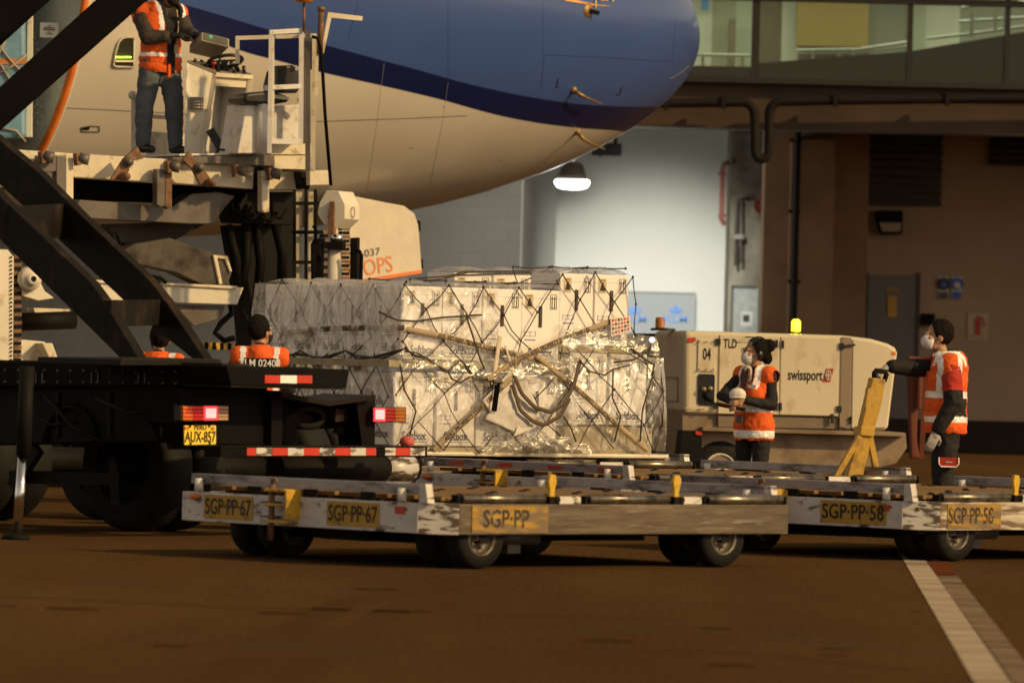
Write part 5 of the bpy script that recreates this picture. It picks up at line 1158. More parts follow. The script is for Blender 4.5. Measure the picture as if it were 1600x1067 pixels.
for i in range(22):
    s = random.random(); t_ = random.random() * .8 + .1; p = (A_[0].lerp(Bt[0], s)).lerp(D_[0].lerp(C_[0], s), t_); b.cyl(p + V((0, 0, .03)), p + V((random.uniform(-.02, .02), 0, random.uniform(.05, .11))), random.uniform(.012, .022), 8)
b.split('control_lever', K['plastic'], ld); b = MB(); p = A_[0].lerp(Bt[0], .75) + V((.05, .05, .07)); b.lathe([(0, .03), (.03, .03), (.032, .01), (.015, 0), (.015, -.05)], p, (0, 0, 1), 14); b.build('stop_button', K['red'], ld)
b = MB(); b.bar(P(209, 150, 65.3), P(209, 240, 65.3), .05, .05); b.bar(P(232, 182, 65.4), P(262, 184, 65.3), .04, .04); b.ell(P(207, 149, 65.2), .045); b.build('gate_post', K['creamw'], ld)
lp('rear_panel', [(232, 205), (290, 210), (290, 246), (232, 244)], .05, K['cream'], off=1.4)
for x, d in ((120, 1.0), (330, 1.0)):
    b = MB(); c = LP(x, 560, d); c.z = .45; b.lathe([(.2, -.15), (.4, -.15), (.45, -.08), (.45, .08), (.4, .15), (.2, .15)], c, LP.n, 24); b.build('wheel', K['rubber'], ld)

# ============================================================ ground power unit
GY = R(8)
gu = thing('power_unit', 'cream ground power unit with number 04 and a lit yellow beacon on its roof', 'power unit', gp(1070, 66), GY)
GP = Pl(1070, 66, GY); GL = Pl(1070, 66, GY + pi / 2)
gcream = mat('cream_enclosure', (.68, .61, .45), .42, var=.08, scale=1.5, dirt=(.3, .22, .12), damt=.14, dscale=3, coat=.2, stretch=(1, 1, .6))
body = MB().px(GP, [(1069, 646), (1069, 516.5), (1124, 518), (1315, 524), (1331, 525.5), (1362, 529.5), (1388, 537), (1399, 543), (1403, 551), (1388, 672), (1331, 672), (1311, 652)], 1.9).build('enclosure', gcream, gu, bevel=.05, seg=3)
def gd_(name, pts, m=gcream, th=.014, off=-.014, parent=None, bevel=.005): return MB().px(GP, pts, th, off).build(name, m, parent or gu, bevel=bevel)
d1 = gd_('access_door', [(1125, 523), (1218, 526), (1217, 647.5), (1122, 646)]); d2 = gd_('access_door', [(1220.5, 526), (1312, 529), (1309.5, 650), (1218.5, 647.5)])
gd_('corner_post', [(1315, 526), (1331, 528), (1328, 670), (1311.5, 667)], mat('taupe_post', (.27, .21, .15), .5, var=.1))
gd_('front_cowl', [(1333, 530), (1362, 534), (1386, 541), (1396, 547), (1399, 553), (1385, 668), (1331, 668)])
num = gd_('number_panel', [(1091, 530), (1118, 531), (1117, 581), (1090, 580)])
M = lambda x, y, o=-.0155: face_m(GP(x, y, o), GP.a, -GP.n)
b = MB(); b.text('04', M(1104.5, 554, -.0155), .12, width=.085, bold=.03); b.build('lettering', K['ink'], num)
b = MB()
for x in (1093, 1104, 1115):
    for y in (534, 577): b.ell(GP(x, y, -.03), .009, n=6, m=4)
b.build('panel_bolt', K['grey'], num)
b = MB(); b.text('TLD', M(1141, 537.5), .095, width=.14, bold=.03); b.build('lettering', K['ink'], d1)
b = MB(); b.text('swissport', M(1258, 586.5), .112, width=.365, bold=.025); b.build('lettering', K['ink'], d2)
o = gd_('logo_mark', [(1291, 576), (1303, 575.5), (1297.5, 596.5), (1285.5, 597)], mat('logo_red', (.42, .05, .03), .5), .004, -.019, d2, 0)
b = MB(); c = GP(1294.2, 586.2, -.026); b.tube([c + GP.a * .028 * cos(R(a)) + V((0, 0, .05 * sin(R(a)))) for a in range(0, 360, 30)], .004, 5, closed=True)
b.box(c, (.05, .004, .01), GY); b.box(c, (.01, .004, .09), GY); b.build('logo_cross', K['creamw'], o)
sp = gd_('socket_recess', [(1093, 584), (1115, 584.5), (1117, 588), (1116, 630), (1112, 634), (1093, 633), (1090, 629), (1090.5, 588)], K['plastic'], .01, -.012, bevel=0)
b = MB()
for x, y in ((1099.5, 608), (1109.5, 607)): b.lathe([(.0, .05), (.022, .04), (.026, 0)], GP(x, y, -.02), -GP.n, 12)
b.build('cable_plug', mat('brass_plug', (.5, .4, .22), .4, metal=.5), sp)
b = MB(); b.tube([GP(1100, 615, -.03), GP(1106, 622, -.04), GP(1114, 625, -.03)], .025, 8); b.build('cable', K['dark'], sp)
b = MB()
for x, y, w, h in ((1122.5, 534, 7, 10), (1214, 537, 3.5, 12), (1223.5, 538, 3.5, 12), (1213, 634, 3.5, 13), (1220, 635, 3.5, 12), (1315.5, 541, 7, 10), (1311.5, 639, 7, 10), (1301, 654, 4, 15), (1119, 633, 7, 10)): b.px(GP, [(x - w / 2, y - h / 2), (x + w / 2, y - h / 2), (x + w / 2, y + h / 2), (x - w / 2, y + h / 2)], .03, -.035)
b.bar(GP(1316, 541, -.03), GP(1336, 538.5, -.03), .02, .02); b.tube([GP(1327, 655, -.03), GP(1330, 650, -.03), GP(1329, 662, -.03)], .01, 6)
b.split('hinge', K['plastic'], gu)
gd_('reflector', [(1074.5, 527.5), (1087, 527.5), (1087, 533.5), (1074.5, 533.5)], K['red'], .006, -.02, bevel=0)
b = MB(); b.px(GL, [(1048, 527.5), (1060, 527.5), (1060, 534.5), (1048, 534.5)], -.006, .008); b.build('reflector', K['red'], gu)
b = MB(); q = GL.poly([(1037, 589), (1059, 590), (1059, 627), (1037, 626)], .006); b.tube(q, .008, 5, closed=True); b.build('hatch_outline', mat('grey_seam', (.3, .26, .22), .6), gu)
gd_('warning_label', [(1394, 549), (1400, 549.5), (1399.5, 555), (1393.5, 554.5)], K['orange'], .006, -.02, bevel=0)
for x in (1076, 1097): 
    b = MB()
    for k, w in enumerate((10, 7)): b.px(GP, [(x - w / 2, 637 + k * 4), (x + w / 2, 637 + k * 4), (x + w / 2, 639 + k * 4), (x - w / 2, 639 + k * 4)], .004, -.016)
    b.build('small_print', K['tan'], gu)
gch = mat('dusty_chassis', (.28, .21, .14), .65, var=.25, scale=2, dirt=(.12, .08, .05), damt=.3)
gd_('chassis', [(1066, 640), (1311, 645), (1331, 673), (1415, 676), (1417, 700), (1400, 724), (1330, 740), (1066, 745)], gch, 1.7, .06)
gd_('ledge', [(1098, 667), (1415, 676), (1416, 682), (1098, 673)], gch, .3, -.12)
gd_('taupe_skirt', [(1122, 649), (1310, 653), (1309, 670), (1122, 667)], mat('taupe_skirt', (.2, .155, .11), .6, var=.15), .03, .02)
gd_('battery_box', [(1066, 672), (1097, 673), (1097, 722), (1060, 722)], K['dark'], .3, -.08)
gd_('reflector', [(1087, 673), (1097, 673.5), (1097, 680), (1087, 679)], K['red'], .01, -.095, bevel=0)
for x in (1123, 1330):
    c = GP(x, 700, .18 if x < 1200 else .5); c.z = .31; w = MB(); w.lathe([(.17, -.13), (.29, -.13), (.31, -.08), (.31, .08), (.29, .13), (.17, .13)], c, GP.n, 30); o = w.build('wheel', K['rubber'], gu)
    r = MB(); r.lathe([(.17, -.12), (.155, -.14), (.135, -.1), (.09, -.06), (.07, -.12), (0, -.12)], c, GP.n, 24); r.build('rim', K['creamw'], o)
    f = MB(); f.prism([c + GP.a * .44 * cos(R(a)) + V((0, 0, .46 * sin(R(a)) - .05)) - GP.n * .10 for a in range(0, 181, 12)], GP.n * .06); f.build('wheel_arch', K['black'], gu) if x < 1200 else None
for px_ in (1123, 1330):
    c = GP(px_, 700, 1.5); c.z = .36; w = MB(); w.lathe([(.2, -.13), (.36, -.1), (.36, .1), (.2, .13)], c, GP.n, 24); w.build('wheel', K['rubber'], gu)
bc_ = GP(1243.5, 519, .5); bc_.z = GP(1243.5, 522).z
b = MB(); b.lathe([(.0, .0), (.06, .0), (.06, .03), (0, .03)], bc_, (0, 0, 1), 20); bo = b.build('beacon_base', K['plastic'], gu)
b = MB(); b.lathe([(.047, .03), (.05, .06), (.05, .13), (.03, .155), (0, .16)], bc_, (0, 0, 1), 20); b.build('beacon_lens', emit('beacon_yellow', (1, .78, .01), 4.5), bo)
lamp('beacon_light', bc_ + V((0, -.12, .12)), 7, (1, .85, .05), .06)
b = MB(); b.lathe([(.0, .0), (.13, .0), (.13, .025), (.05, .03)], GP(1036, 516.5, .9), (0, 0, 1), 16); o = b.build('lamp_base', K['plastic'], gu); b = MB(); b.lathe([(.048, .02), (.05, .1), (.04, .13), (0, .13)], GP(1031, 515, .9), (0, 0, 1), 16); b.build('amber_lamp', K['amber'], o)
# dark tractor between pallet and power unit
tt = thing('tow_tractor', 'dark vehicle mostly hidden between the pallet and the power unit', 'tractor', gp(1010, 73))
PT = Pl(1010, 72.5, R(5)); b = MB(); b.px(PT, [(900, 590), (960, 590), (970, 521), (1033, 521), (1033, 720), (900, 720)], 1.6); b.build('cab', K['black'], tt, bevel=.04); b = MB(); b.px(PT, [(978, 528), (1012, 528), (1012, 565), (974, 565)], .02, -.015); b.build('window', K['plastic'], tt)
b = MB(); b.ell(PT(1019, 531, -.03), (.03, .02, .03)); b.build('work_light', emit('work_light_white', (.9, .92, 1), 5), tt)
for x in (930, 1015):
    c = PT(x, 700, -.02); c.z = .4; b = MB(); b.lathe([(.2, -.14), (.38, -.14), (.4, 0), (.38, .14), (.2, .14)], c, PT.n, 24); b.build('wheel', K['rubber'], tt)
# ============================================================ raised yellow tow bar held by the man on the right
tb_ = thing('tow_bar', 'scuffed yellow tow bar raised upright under the hand of the man on the right', 'tow bar', gp(1345, 54.6))
YP = Pl(1350, 54.6, R(20))
ybar = mat('scuffed_yellow', (.55, .33, .03), .5, var=.3, scale=6, dirt=(.09, .05, .02), damt=.36, dscale=6, dsharp=.1)
MB().px(YP, [(1364, 590), (1384, 593), (1377, 635), (1366, 672), (1352, 728), (1344, 770), (1318, 770), (1329, 728), (1346, 668)], .1).build('shaft', ybar, tb_, bevel=.006)
MB().px(YP, [(1357, 606), (1363, 608), (1358, 634), (1352, 637)], .06, -.02).build('shaft_flange', ybar, tb_)
b = MB(); b.tube([YP(*p, .04) for p in ((1366, 594), (1366, 582), (1368, 579), (1384, 581), (1385.5, 584), (1381, 596))], .022, 10); b.build('handle', K['dark'], tb_)
MB().px(YP, [(1346, 666), (1368, 669), (1366, 682), (1344, 680)], .16, -.03).build('collar', ybar, tb_, bevel=.006)
b = MB(); b.bar(YP(1343, 681, -.02), YP(1306, 745, -.02), .045, .05); b.bar(YP(1359, 682, .1), YP(1374, 765, .1), .05, .05); b.split('side_leg', ybar, tb_, bevel=.005)
MB().px(YP, [(1300, 742), (1376, 748), (1372, 830), (1304, 826)], .1, .02).build('foot', K['dark'], tb_)
# folded orange barrier behind him
ob = thing('safety_barrier', 'blurred orange folded barrier standing behind the man at the wall', 'barrier', gp(1433, 78))
OP = Pl(1433, 78, R(10)); ofp = mat('dull_orange_plastic', (.14, .032, .012), .7, var=.2)
MB().px(OP, [(1419, 556), (1441, 558), (1436, 575), (1433, 690), (1438, 716), (1424, 716), (1420, 600)], .12).build('leaf', ofp, ob, bevel=.02); MB().px(OP, [(1435, 577), (1443, 577), (1440, 640), (1434, 640)], .08, -.1).build('leaf', ofp, ob, bevel=.02)
b = MB(); b.bar(OP(1420, 560, .15), OP(1428, 716, .15), .06, .06); b.bar(OP(1447, 560, .3), OP(1440, 716, .3), .06, .06); b.split('stay', ofp, ob)
# ============================================================ people
def blob(mb, voxel, smooth=4):
    me = bpy.data.meshes.new('tmp'); me.from_pydata(mb.v, [], mb.f); o = bpy.data.objects.new('tmp', me); COL.objects.link(o)
    r = o.modifiers.new('r', 'REMESH'); r.mode = 'VOXEL'; r.voxel_size = voxel
    s = o.modifiers.new('s', 'SMOOTH'); s.iterations = smooth; s.factor = .5
    e = bpy.data.meshes.new_from_object(o.evaluated_get(bpy.context.evaluated_depsgraph_get()))
    out = MB(); out.add([v.co.copy() for v in e.vertices], [list(p.vertices) for p in e.polygons], True)
    bpy.data.objects.remove(o); bpy.data.meshes.remove(me); bpy.data.meshes.remove(e)
    return out
def paint(mb, fn, cut=None):
    f2, m2, s2 = [], [], []
    for f in mb.f:
        c = V((0, 0, 0))
        for i in f: c += mb.v[i]
        c /= len(f)
        if cut and cut(c): continue
        f2.append(f); m2.append(fn(c)); s2.append(True)
    mb.f, mb.mi, mb.sm = f2, m2, s2; return mb
def wrinkle(mb, amp, sc, seed=0):
    for i, v in enumerate(mb.v):
        n = ridg(V((v.x, v.y, v.z * 1.5)) + V((seed, 0, 0)), sc) - .8
        c = V((v.x, v.y, 0)); mb.v[i] = v + (c.normalized() if c.length > .01 else V((0, 0, 0))) * n * amp
    return mb
def hand(b, wr, fd, pn, side, curl=.5, k=1.0):
    """palm plus four unequal bent fingers and a thumb leaving the side of the palm"""
    fd = V(fd).normalized(); pn = V(pn); pn = (pn - fd * pn.dot(fd)).normalized(); sd = fd.cross(pn) * side; wr = V(wr)
    M = Matrix((sd, pn, fd)).transposed()
    b.ell(wr + fd * .05 * k, V((.042, .017, .056)) * k, M, 14, 10); b.cap(wr - fd * .02, wr + fd * .03 * k, .027 * k, .028 * k)
    for i, l in enumerate((.072, .082, .076, .058)):
        a = wr + fd * .09 * k + sd * (.030 - .021 * i) * k; q = curl * (1 + .12 * i)
        m1 = a + (fd * cos(q * .8) + pn * sin(q * .8)) * l * .5 * k; e = m1 + (fd * cos(q * 1.9) + pn * sin(q * 1.9)) * l * .52 * k
        b.cap(a - fd * .03 * k, a, .0098 * k); b.cap(a, m1, .0096 * k, .0088 * k, 10); b.cap(m1, e, .0088 * k, .0075 * k, 10)
    a = wr + fd * .03 * k + sd * .034 * k; m1 = a + (fd * .6 + sd * .7 + pn * .35).normalized() * .042 * k; e = m1 + (fd * .9 + sd * .2 + pn * .45).normalized() * .034 * k
    b.cap(a, m1, .013 * k, .0115 * k, 10); b.cap(m1, e, .011 * k, .009 * k, 10)
def person(label, loc, rz, H, J, head=(0, 0), headoff=(0, -.02, 0), fem=False, jacket=None, vest=None, trousers='cloth', gloves=False, hair='short', curl=(.6, .6), pn=None, fd=None, sleeve=None, maskm=None, group=None, hem=.8, skin=None, bulk=0):
    """J: joints in world-aligned offsets from the feet; local frame faces -y"""
    t = thing('person', label, 'person', loc, rz, group)
    k = H / 1.75; Ri = Matrix.Rotation(-rz, 3, 'Z'); w = lambda p: Ri @ V(p)
    sw = .155 if fem else .175
    shz = 1.42 * k
    sh = {'L': w(J['shL']) if 'shL' in J else V((sw * k, .01, shz)), 'R': w(J['shR']) if 'shR' in J else V((-sw * k, .01, shz))}
    el_ = {'L': w(J['elL']), 'R': w(J['elR'])}; wr = {'L': w(J['wrL']), 'R': w(J['wrR'])}
    hip = {'L': V((.095 * k, 0, .9 * k)), 'R': V((-.095 * k, 0, .9 * k))}
    kn = {s: (w(J['kn' + s]) if 'kn' + s in J else V(((.1 if s == 'L' else -.1) * k, -.03, .5 * k))) for s in 'LR'}
    an = {s: (w(J['an' + s]) if 'an' + s in J else V(((.11 if s == 'L' else -.11) * k, .02, .09))) for s in 'LR'}
    hc = V((headoff[0], headoff[1], 1.635 * k + headoff[2])); HR = Matrix.Rotation(head[0], 3, 'Z') @ Matrix.Rotation(head[1], 3, 'X')
    kh = k * 1.10; hp = lambda x, y, z: hc + HR @ V((x, y, z)) * kh
    def torso(b, g, arms=0, low=.84, chest=True):
        g = g + bulk
        b.ell((0, 0, 1.27 * k), V((.165 + g if not fem else .145 + g, .108 + g, .19 + g * .5)) * 1, n=24, m=16)
        b.ell((0, -.005, 1.08 * k), (.148 + g, .112 + g, .2), n=24, m=16); b.ell((0, 0, .95 * k), (.165 + g, .118 + g, .16), n=24, m=16)
        b.cap(sh['L'] + V((-.03, 0, -.01)), sh['R'] + V((.03, 0, -.01)), .062 + g, n=16)
        b.cap((0, .01, 1.4 * k), (0, 0, 1.1 * k), .11 + g, .11 + g)
        if fem: b.ell((.07, -.085, 1.25 * k), .06 + g * .7); b.ell((-.07, -.085, 1.25 * k), .06 + g * .7)
    # --- body: one continuous surface
    b = MB(); torso(b, -.012)
    b.cap((0, .015, 1.42 * k), hc + V((0, .01, -.07 * k)), .056 * k, .052 * k)
    b.ell(hp(0, .01, .02), V((.074, .094, .1)) * kh, HR, 24, 16); b.ell(hp(0, -.028, -.05), V((.056, .058, .06)) * kh, HR, 18, 12); b.ell(hp(0, -.06, -.085), V((.028, .022, .02)) * kh, HR)
    b.cap(hp(0, -.085, .012), hp(0, -.103, -.022), .011 * k, .017 * k, 10); b.ell(hp(0, -.083, -.055), V((.026, .012, .012)) * kh, HR)
    for s in (-1, 1):
        b.ell(hp(s * .076, .012, -.005), V((.011, .022, .033)) * kh, HR); b.ell(hp(s * .032, -.082, .03), V((.024, .012, .008)) * kh, HR); b.ell(hp(s * .042, -.062, -.022), V((.024, .024, .02)) * kh, HR)
    for s in 'LR':
        b.cap(sh[s], el_[s], .052 * k, .042 * k); b.cap(el_[s], wr[s], .041 * k, .027 * k)
        f = w(fd[s]) if fd and s in fd else (wr[s] - el_[s]); q = w(pn[s]) if pn and s in pn else V((-1 if s == 'L' else 1, 0, .1))
        hand(b, wr[s] + f.normalized() * .012, f, q, 1 if s == 'L' else -1, curl[0 if s == 'L' else 1], k)
        b.cap(hip[s], kn[s], .082 * k, .054 * k); b.cap(kn[s], an[s], .052 * k, .036 * k); b.cap(an[s] + V((0, .03, -.045)), an[s] + V((0, -.14, -.06)), .034, .026)
    blob(b, .0085 * k, 2).build('body', skin or K['skin'], t, world=False)
    # --- trousers and shoes
    b = MB()
    for s in 'LR':
        b.cap(hip[s] + V((0, 0, .03)), kn[s], .098 * k + bulk * .8, .07 * k + bulk * .7); b.cap(kn[s], an[s] + V((0, .0, .02)), .069 * k + bulk * .7, .058 * k + bulk * .5)
    b.ell((0, .005, .93 * k), ((.178 if not fem else .172) + bulk, .132 + bulk, .15), n=24, m=16); b.cap((0, 0, .95 * k), (0, 0, 1.02 * k), .14)
    b = wrinkle(blob(b, .014, 3), .010, 6, 3); b.build('trousers', K[trousers], t, world=False)
    for s in 'LR':
        b = MB(); b.cap(an[s] + V((0, .03, -.035)), an[s] + V((0, -.15, -.048)), .05, .042); b.cap(an[s], an[s] + V((0, 0, .05)), .048)
        b = blob(b, .012, 3)
        for i, v in enumerate(b.v): b.v[i].z = max(v.z, .002)
        b.build('shoe', K['plastic'], t, world=False)
    # --- jacket with sleeves
    if jacket:
        b = MB(); torso(b, .004)
        for s in 'LR':
            e = el_[s].lerp(wr[s], .92 if not (sleeve and s in sleeve) else sleeve[s]); b.cap(sh[s], el_[s], .069 * k + bulk * .7, .056 * k + bulk * .7); b.cap(el_[s], e, .055 * k + bulk * .7, .043 * k + bulk * .5)
        b.cap((0, .015, 1.42 * k), (0, .012, 1.49 * k), .07 * k, .062 * k)
        b = wrinkle(blob(b, .012, 2), .009, 8, 1)
        jm = jacket if isinstance(jacket, tuple) else (jacket, None)
        mats = [K[jm[0]], K[jm[1]] if jm[1] else K[jm[0]]]
        paint(b, lambda c: 1 if jm[1] and min((c - sh['L']).length, (c - sh['R']).length) < .235 and abs(c.x) > .1 else 0)
        b.build('jacket', mats, t, world=False)
    # --- reflective vest
    if vest:
        b = MB(); torso(b, .033); b.ell((0, 0, (hem + .06)), (.2 + bulk, .15 + bulk, .13), n=24, m=14); b.cap((0, 0, hem - .05), (0, 0, 1.1 * k), .15 + bulk)
        b.cap(sh['L'] + V((.0, 0, .0)), sh['R'] + V((-.0, 0, .0)), .092, n=16)
        b = wrinkle(blob(b, .0115, 3), .0085, 6.5, 7)
        for i, v in enumerate(b.v):
            if v.z < hem + .008: b.v[i].z = hem + .006 * sin(atan2(v.y, v.x) * 5)
        cutf = lambda c: c.z < hem + .0065 or (c.z > 1.36 * k and abs(c.x) < .065 and c.y < .05) or c.z > 1.53 * k or abs(c.x) > sw * k + .075 + bulk
        paint(b, vest, cutf); b.build('vest', [K['vest'], K['tape'], K['cloth'], K['vestd'], mat_zip], t, world=False)
    # --- gloves
    if gloves:
        for s in 'LR':
            b = MB()
            f = w(fd[s]) if fd and s in fd else (wr[s] - el_[s]); q = w(pn[s]) if pn and s in pn else V((-1 if s == 'L' else 1, 0, .1))
            hand(b, wr[s] + f.normalized() * .012, f, q, 1 if s == 'L' else -1, curl[0 if s == 'L' else 1], k * 1.12); b.cap(wr[s] - f.normalized() * .045, wr[s], .037, .034)
            b = blob(b, .007, 2); b.build('glove', K['glove'] if gloves is True else K[gloves], t, world=False)
    # --- hair
    b = MB()
    if hair == 'short':
        b.ell(hp(0, .024, .04), V((.084, .098, .1)) * kh, HR, 24, 16)
        paintcut = lambda c: ((HR.transposed() @ (c - hc)).y < -.062 * kh + .4 * max(0, .085 * k - (HR.transposed() @ (c - hc)).z) or (HR.transposed() @ (c - hc)).z < -.052 * kh)
    else:
        b.ell(hp(0, .028, .038), V((.088, .1, .104)) * kh, HR, 24, 16); b.ell(hp(.03, .115, .075), V((.058, .056, .056)) * kh, HR); b.ell(hp(.02, .11, -.03), V((.05, .045, .055)) * kh, HR)
        paintcut = lambda c: ((HR.transposed() @ (c - hc)).y < -.05 * kh + .5 * max(0, .075 * kh - (HR.transposed() @ (c - hc)).z) or (HR.transposed() @ (c - hc)).z < -.085 * kh)
    b = blob(b, .009, 1)
    for i, v in enumerate(b.v): b.v[i] = v + (v - hc).normalized() * .006 * ridg(v + V((0, 0, 3)), 22)
    paint(b, lambda c: 0, paintcut); b.build('hair', K['hair'], t, world=False)
    # --- eyes
    b = MB()
    for s in (-1, 1):
        b.cur = 0; b.ell(hp(s * .031, -.086, .017), V((.013, .009, .008)) * kh, HR, 10, 8); b.cur = 1; b.ell(hp(s * .031, -.0925, .017), V((.006, .004, .006)) * kh, HR, 8, 6)
        b.bar(hp(s * .016, -.094, .038), hp(s * .048, -.085, .038), .006, .005)
    b.build('eyes', [K['creamw'], K['ink']], t, world=False)
    # --- mask
    if maskm:
        b = MB(); b.ell(hp(0, -.052, -.045), V((.064, .068, .064)) * kh, HR, 24, 18)
        paint(b, lambda c: 0, lambda c: (HR.transposed() @ (c - hc)).y > -.035 * kh or (HR.transposed() @ (c - hc)).z > .012 * kh)
        mo = b.build('face_mask', K[maskm], t, world=False); sl2 = mo.modifiers.new('thickness', 'SOLIDIFY'); sl2.thickness = .004
        b = MB()
        for s in (-1, 1):
            for z in (-.015, -.07): b.tube([hp(s * .055, -.045, z), hp(s * .082, .02, -.0 + z * .3)], .0025, 5)
        b.split('ear_loop', K[maskm], mo, world=False)
    return t, hp, w, HR
mat_zip = mat('vest_binding', (.25, .05, .01), .7)
def vest_std(z1, z2, k=1, front=True, h=.026, sx=.1, zs=1.18, side=None, open_=0):
    def f(c):
        if open_ and c.y < -.02 and abs(c.x) < open_ + max(0, (c.z - 1.1)) * .12: return 2
        if abs(c.z - z1) < h: return 1
        if z2 and abs(c.z - z2) < h: return 1
        if abs(abs(c.x) - sx) < .024 and c.z > zs and c.z > z1: return 1
        if side and side(c): return 2
        if c.y < 0 and abs(c.x) < .009: return 4
        return 0
    return f
K['brownk'] = mat('dark_brown_jacket', (.045, .033, .026), .75, var=.3, scale=12, bump=.5, bscale=12)
K['vestred'] = mat('dark_red_cloth', (.42, .025, .012), .8, var=.15, scale=9, bump=.35, bscale=14)
# woman with folded arms
wl_ = gp(1181, 56.6)
t, hp, w, HR = person('woman with a dark hair bun and white mask standing with folded arms', wl_, R(-38), 1.62,
    dict(elR=(-.285, -.06, 1.13), wrR=(-.17, -.27, 1.08), elL=(.15, -.13, 1.06), wrL=(-.10, -.29, 1.10)), head=(R(-32), R(-4)), fem=True, jacket='cloth',
    vest=vest_std(1.03, .80, zs=1.2, h=.03, sx=.095), hair='bun', maskm='mask', hem=.74, fd=dict(R=(-.1, -.2, -.05), L=(-.3, -.06, -.08)), pn=dict(R=(.6, .3, -.3), L=(.2, .6, -.3)), curl=(.5, .7))
b = MB(); b.cap((0, -.1, 1.29), (0, -.118, 1.37), .045, .04); b.build('shirt_collar', mat('pale_shirt', (.55, .48, .44), .8), t, world=False)
b = MB(); b.prism([(-.035, -.15, 1.38), (.035, -.15, 1.38), (.045, -.168, 1.3), (.02, -.172, 1.2), (-.02, -.172, 1.2), (-.045, -.168, 1.3)], (0, .03, 0)); b.build('scarf', mat('brown_scarf', (.10, .045, .035), .8), t, world=False)
b = MB()
for s in (-1, 1): b.tube([hp(s * .034 + .024 * cos(R(a)), -.102, .016 + .019 * sin(R(a))) for a in range(0, 360, 24)], .003, 5, closed=True); b.tube([hp(s * .058, -.1, .02), hp(s * .08, .01, .01)], .0025, 5)
b.tube([hp(-.01, -.104, .018), hp(.01, -.104, .018)], .003, 5); b.build('glasses', K['grey'], t, world=False)
vs_, fs_ = [], []
sh_ = MB(); n = 12
for i in range(n + 1):
    a = R(-75 + 150 * i / n)
    for r_, z_, yy in ((.12, .085, .0), (.15, .03, -.075)): vs_.append(hp(sin(a) * r_, -cos(a) * r_ + yy + .03, z_ + .05))
for i in range(n): fs_.append((2 * i, 2 * i + 1, 2 * i + 3, 2 * i + 2))
sh_.add(vs_, fs_, True); vz = bpy.data.materials.new('clear_visor'); vz.use_nodes = True; q = vz.node_tree; q.nodes.remove(q.nodes['Principled BSDF'])
tr = q.nodes.new('ShaderNodeBsdfTransparent'); g2 = q.nodes.new('ShaderNodeBsdfGlossy'); m2 = q.nodes.new('ShaderNodeMixShader'); g2.inputs['Roughness'].default_value = .15; g2.inputs['Color'].default_value = (.8, .8, .8, 1); m2.inputs[0].default_value = .12
q.links.new(tr.outputs[0], m2.inputs[1]); q.links.new(g2.outputs[0], m2.inputs[2]); q.links.new(m2.outputs[0], q.nodes['Material Output'].inputs[0])
vo = sh_.build('face_visor', vz, t, world=False)
b = MB(); b.tube([hp(sin(R(a)) * .15, -cos(R(a)) * .15 - .045, .08) for a in range(-75, 76, 15)], .0025, 5); b.tube([hp(sin(R(a)) * .12, -cos(R(a)) * .12 + .03, .135) for a in range(-75, 76, 15)], .004, 5); b.build('visor_rim', K['grey'], vo, world=False)
b = MB(); b.tube([hp(.088 * cos(R(a)), .02, .02 + .112 * sin(R(a))) for a in range(0, 181, 15)], .007, 8); b.ell(hp(.092, .02, -.01), (.022, .035, .042)); b.ell(hp(-.092, .02, -.01), (.022, .035, .042)); b.build('ear_muffs', K['plastic'], t, world=False)
b = MB(); b.box((.085, -.165, 1.22), (.07, .008, .03), R(22)); b.build('name_badge', K['glove'], t, world=False); b = MB(); b.box((-.03, -.178, .93), (.06, .012, .07)); b.build('vest_pocket', K['grey'], t, world=False)
hh = thing('safety_helmet', 'white rounded helmet tucked in the folded arms of the woman', 'helmet', wl_ + V((-.17, -.25, 1.13)))
b = MB(); b.ell(wl_ + V((-.16, -.25, 1.145)), (.075, .06, .062), n=24, m=16); b.ell(wl_ + V((-.15, -.26, 1.12)), (.085, .07, .014), n=24, m=10); b.build('shell', K['white'], hh)
cb = thing('clipboard', 'dark brown clipboard held flat under the hands of the woman', 'clipboard', wl_ + V((-.22, -.33, 1.05)))
b = MB(); q0 = wl_ + V((-.22, -.32, 1.04)); Mx4 = Matrix.Rotation(R(10), 3, 'Y') @ Matrix.Rotation(R(-12), 3, 'X'); b.box(q0, (.26, .15, .01), M=Mx4); b.build('board', mat('brown_board', (.12, .07, .045), .6), cb); b = MB(); b.box(q0 + V((-.09, 0, .026)), (.03, .08, .012), M=Mx4); b.build('clip', K['grey'], cb)
# man with outstretched arm
def vest_man(c):
    if abs(c.z - 1.20) < .028 or abs(c.z - .985) < .026: return 1
    d = abs(c.x) - (.13 - .05 * max(0, (1.35 - c.z)))
    if c.z > 1.22 and abs(abs(c.y + .01) - .085) < .022 and abs(c.x) > .07: return 1
    if c.z > 1.44 and abs(abs(c.x) - .12) < .024: return 1
    if 1.01 < c.z < 1.18 and c.y > -.03 and abs(c.x) > .08: return 2
    if c.y < 0 and abs(c.x) < .01: return 4
    return 0
ml_ = gp(1480, 55.2)
t, hp, w, HR = person('man in profile resting a gloved hand on the raised yellow tow bar', ml_, R(-84), 1.80,
    dict(shL=(.02, -.18, 1.44), elL=(.05, -.235, 1.13), wrL=(-.085, -.25, .89), shR=(-.03, .17, 1.44), elR=(-.27, .10, 1.42), wrR=(-.48, -.01, 1.43), knL=(-.02, -.1, .5), knR=(.0, .1, .5)), head=(R(4), R(-8)), headoff=(0, -.09, .01),
    jacket=('cloth', 'vestred'), vest=vest_man, hem=.86, gloves=True, maskm='mask', hair='short', fd=dict(L=(-.12, -.02, -.3), R=(-.3, -.05, -.12)), pn=dict(L=(-.2, .5, 0), R=(-.1, 0, -1)), curl=(.35, .75), bulk=.035)

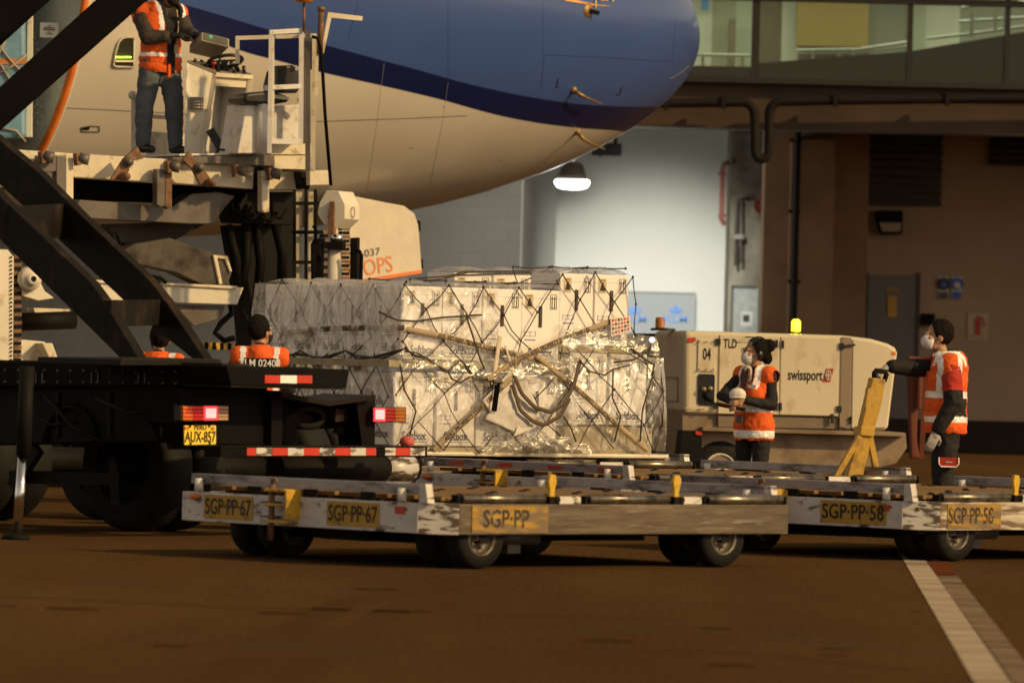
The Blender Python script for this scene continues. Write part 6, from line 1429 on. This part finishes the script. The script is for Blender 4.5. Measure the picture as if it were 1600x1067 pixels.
b = MB(); pts = [(-.085, 0), (.085, 0), (.085, -.055), (.065, -.08), (-.065, -.08), (-.085, -.055)]
c = w((.02, -.245, .66)); Mq = Matrix.Rotation(R(84), 3, 'Z')
b.prism([c + Mq @ V((x, 0, z)) for x, z in pts], Mq @ V((0, .03, 0))); po = b.build('pocket_flap', K['vestred'], t, world=False)
b = MB(); b.tube([c + Mq @ V((x, -.004, z)) for x, z in [pts[0], pts[5], pts[4], pts[3], pts[2], pts[1]]], .006, 6); b.build('flap_piping', K['tape'], po, world=False)
b = MB(); b.box(c + Mq @ V((0, -.004, -.04)), (.06, .004, .012), R(84)); b.build('flap_print', K['glove'], po, world=False)
# loader driver
opz = P(247, 241, 64.9); 
t, hp, w, HR = person('loader driver in jeans and orange vest at the console up on the platform', opz, R(40), 1.78,
    dict(shR=(-.205, -.02, 1.42), elR=(-.12, -.22, 1.17), wrR=(.17, -.26, 1.19), shL=(.17, .0, 1.42), elL=(.27, -.10, 1.22), wrL=(.36, -.24, 1.21), anL=(.17, -.02, .09), knL=(.15, -.06, .5), anR=(-.15, -.06, .09), knR=(-.14, -.1, .5)), head=(R(14), R(-16)), headoff=(0, -.085, -.065),
    jacket='brownk', vest=vest_std(1.0, 0, sx=.105, zs=1.25, h=.022, open_=.055), trousers='jean', maskm='cloth', hair='short', hem=.82, gloves='plastic', sleeve=dict(R=.6, L=.7), fd=dict(R=(.3, -.05, 0), L=(.3, -.2, -.05)), pn=dict(R=(0, .2, -1), L=(0, 0, -1)), curl=(.5, .5), bulk=.036)
b = MB(); b.box((.1, -.2, 1.33), (.09, .01, .03)); b.build('name_tape', K['white'], t, world=False)
b = MB(); b.tube([(.05, -.19, 1.46), (.06, -.215, 1.3), (.03, -.225, 1.12)], .008, 6); b.box((.03, -.225, 1.06), (.05, .01, .09)); b.build('lanyard_card', K['tan'], t, world=False)
b = MB(); b.box((-.03, -.19, .84), (.03, .02, .14)); b.build('vest_tab', K['vest'], t, world=False)
# worker behind the truck, back to the camera
def worker(label, px_, D, H, hd, txt, rz):
    t, hp, w, HR = person(label, gp(px_, D), rz, H, dict(elL=(-.25, .1, 1.12), wrL=(-.16, .35, 1.1), elR=(.25, .1, 1.12), wrR=(.2, .35, 1.12)), head=(hd, R(-10)), headoff=(0, -.05, 0), jacket='cloth',
        vest=vest_std(1.05, .9, sx=.14, zs=1.1, h=.025), hair='short', maskm='cloth', hem=.8, curl=(.5, .5))
    b = MB(); kz = 1.3 * H / 1.73 + .05; b.box((0, .162, kz), (.27, .03, .09)); b.mat(0); o = b.build('name_patch', K['cloth'], t, world=False)
    b = MB(); b.text(txt, face_m((0, .179, kz), (-1, 0, 0), (0, 1, 0)), .062, .85, bold=.02); b.build('lettering', K['tape'], o, world=False)
    return t
worker('worker with short dark hair seen from behind between the truck and the wrapped pallet', 406, 53.4, 1.70, R(-38), 'TLM 02400', R(183))
worker('bending worker half hidden behind the black truck boom', 247, 54.5, 1.61, R(20), 'TLM 00', R(170))
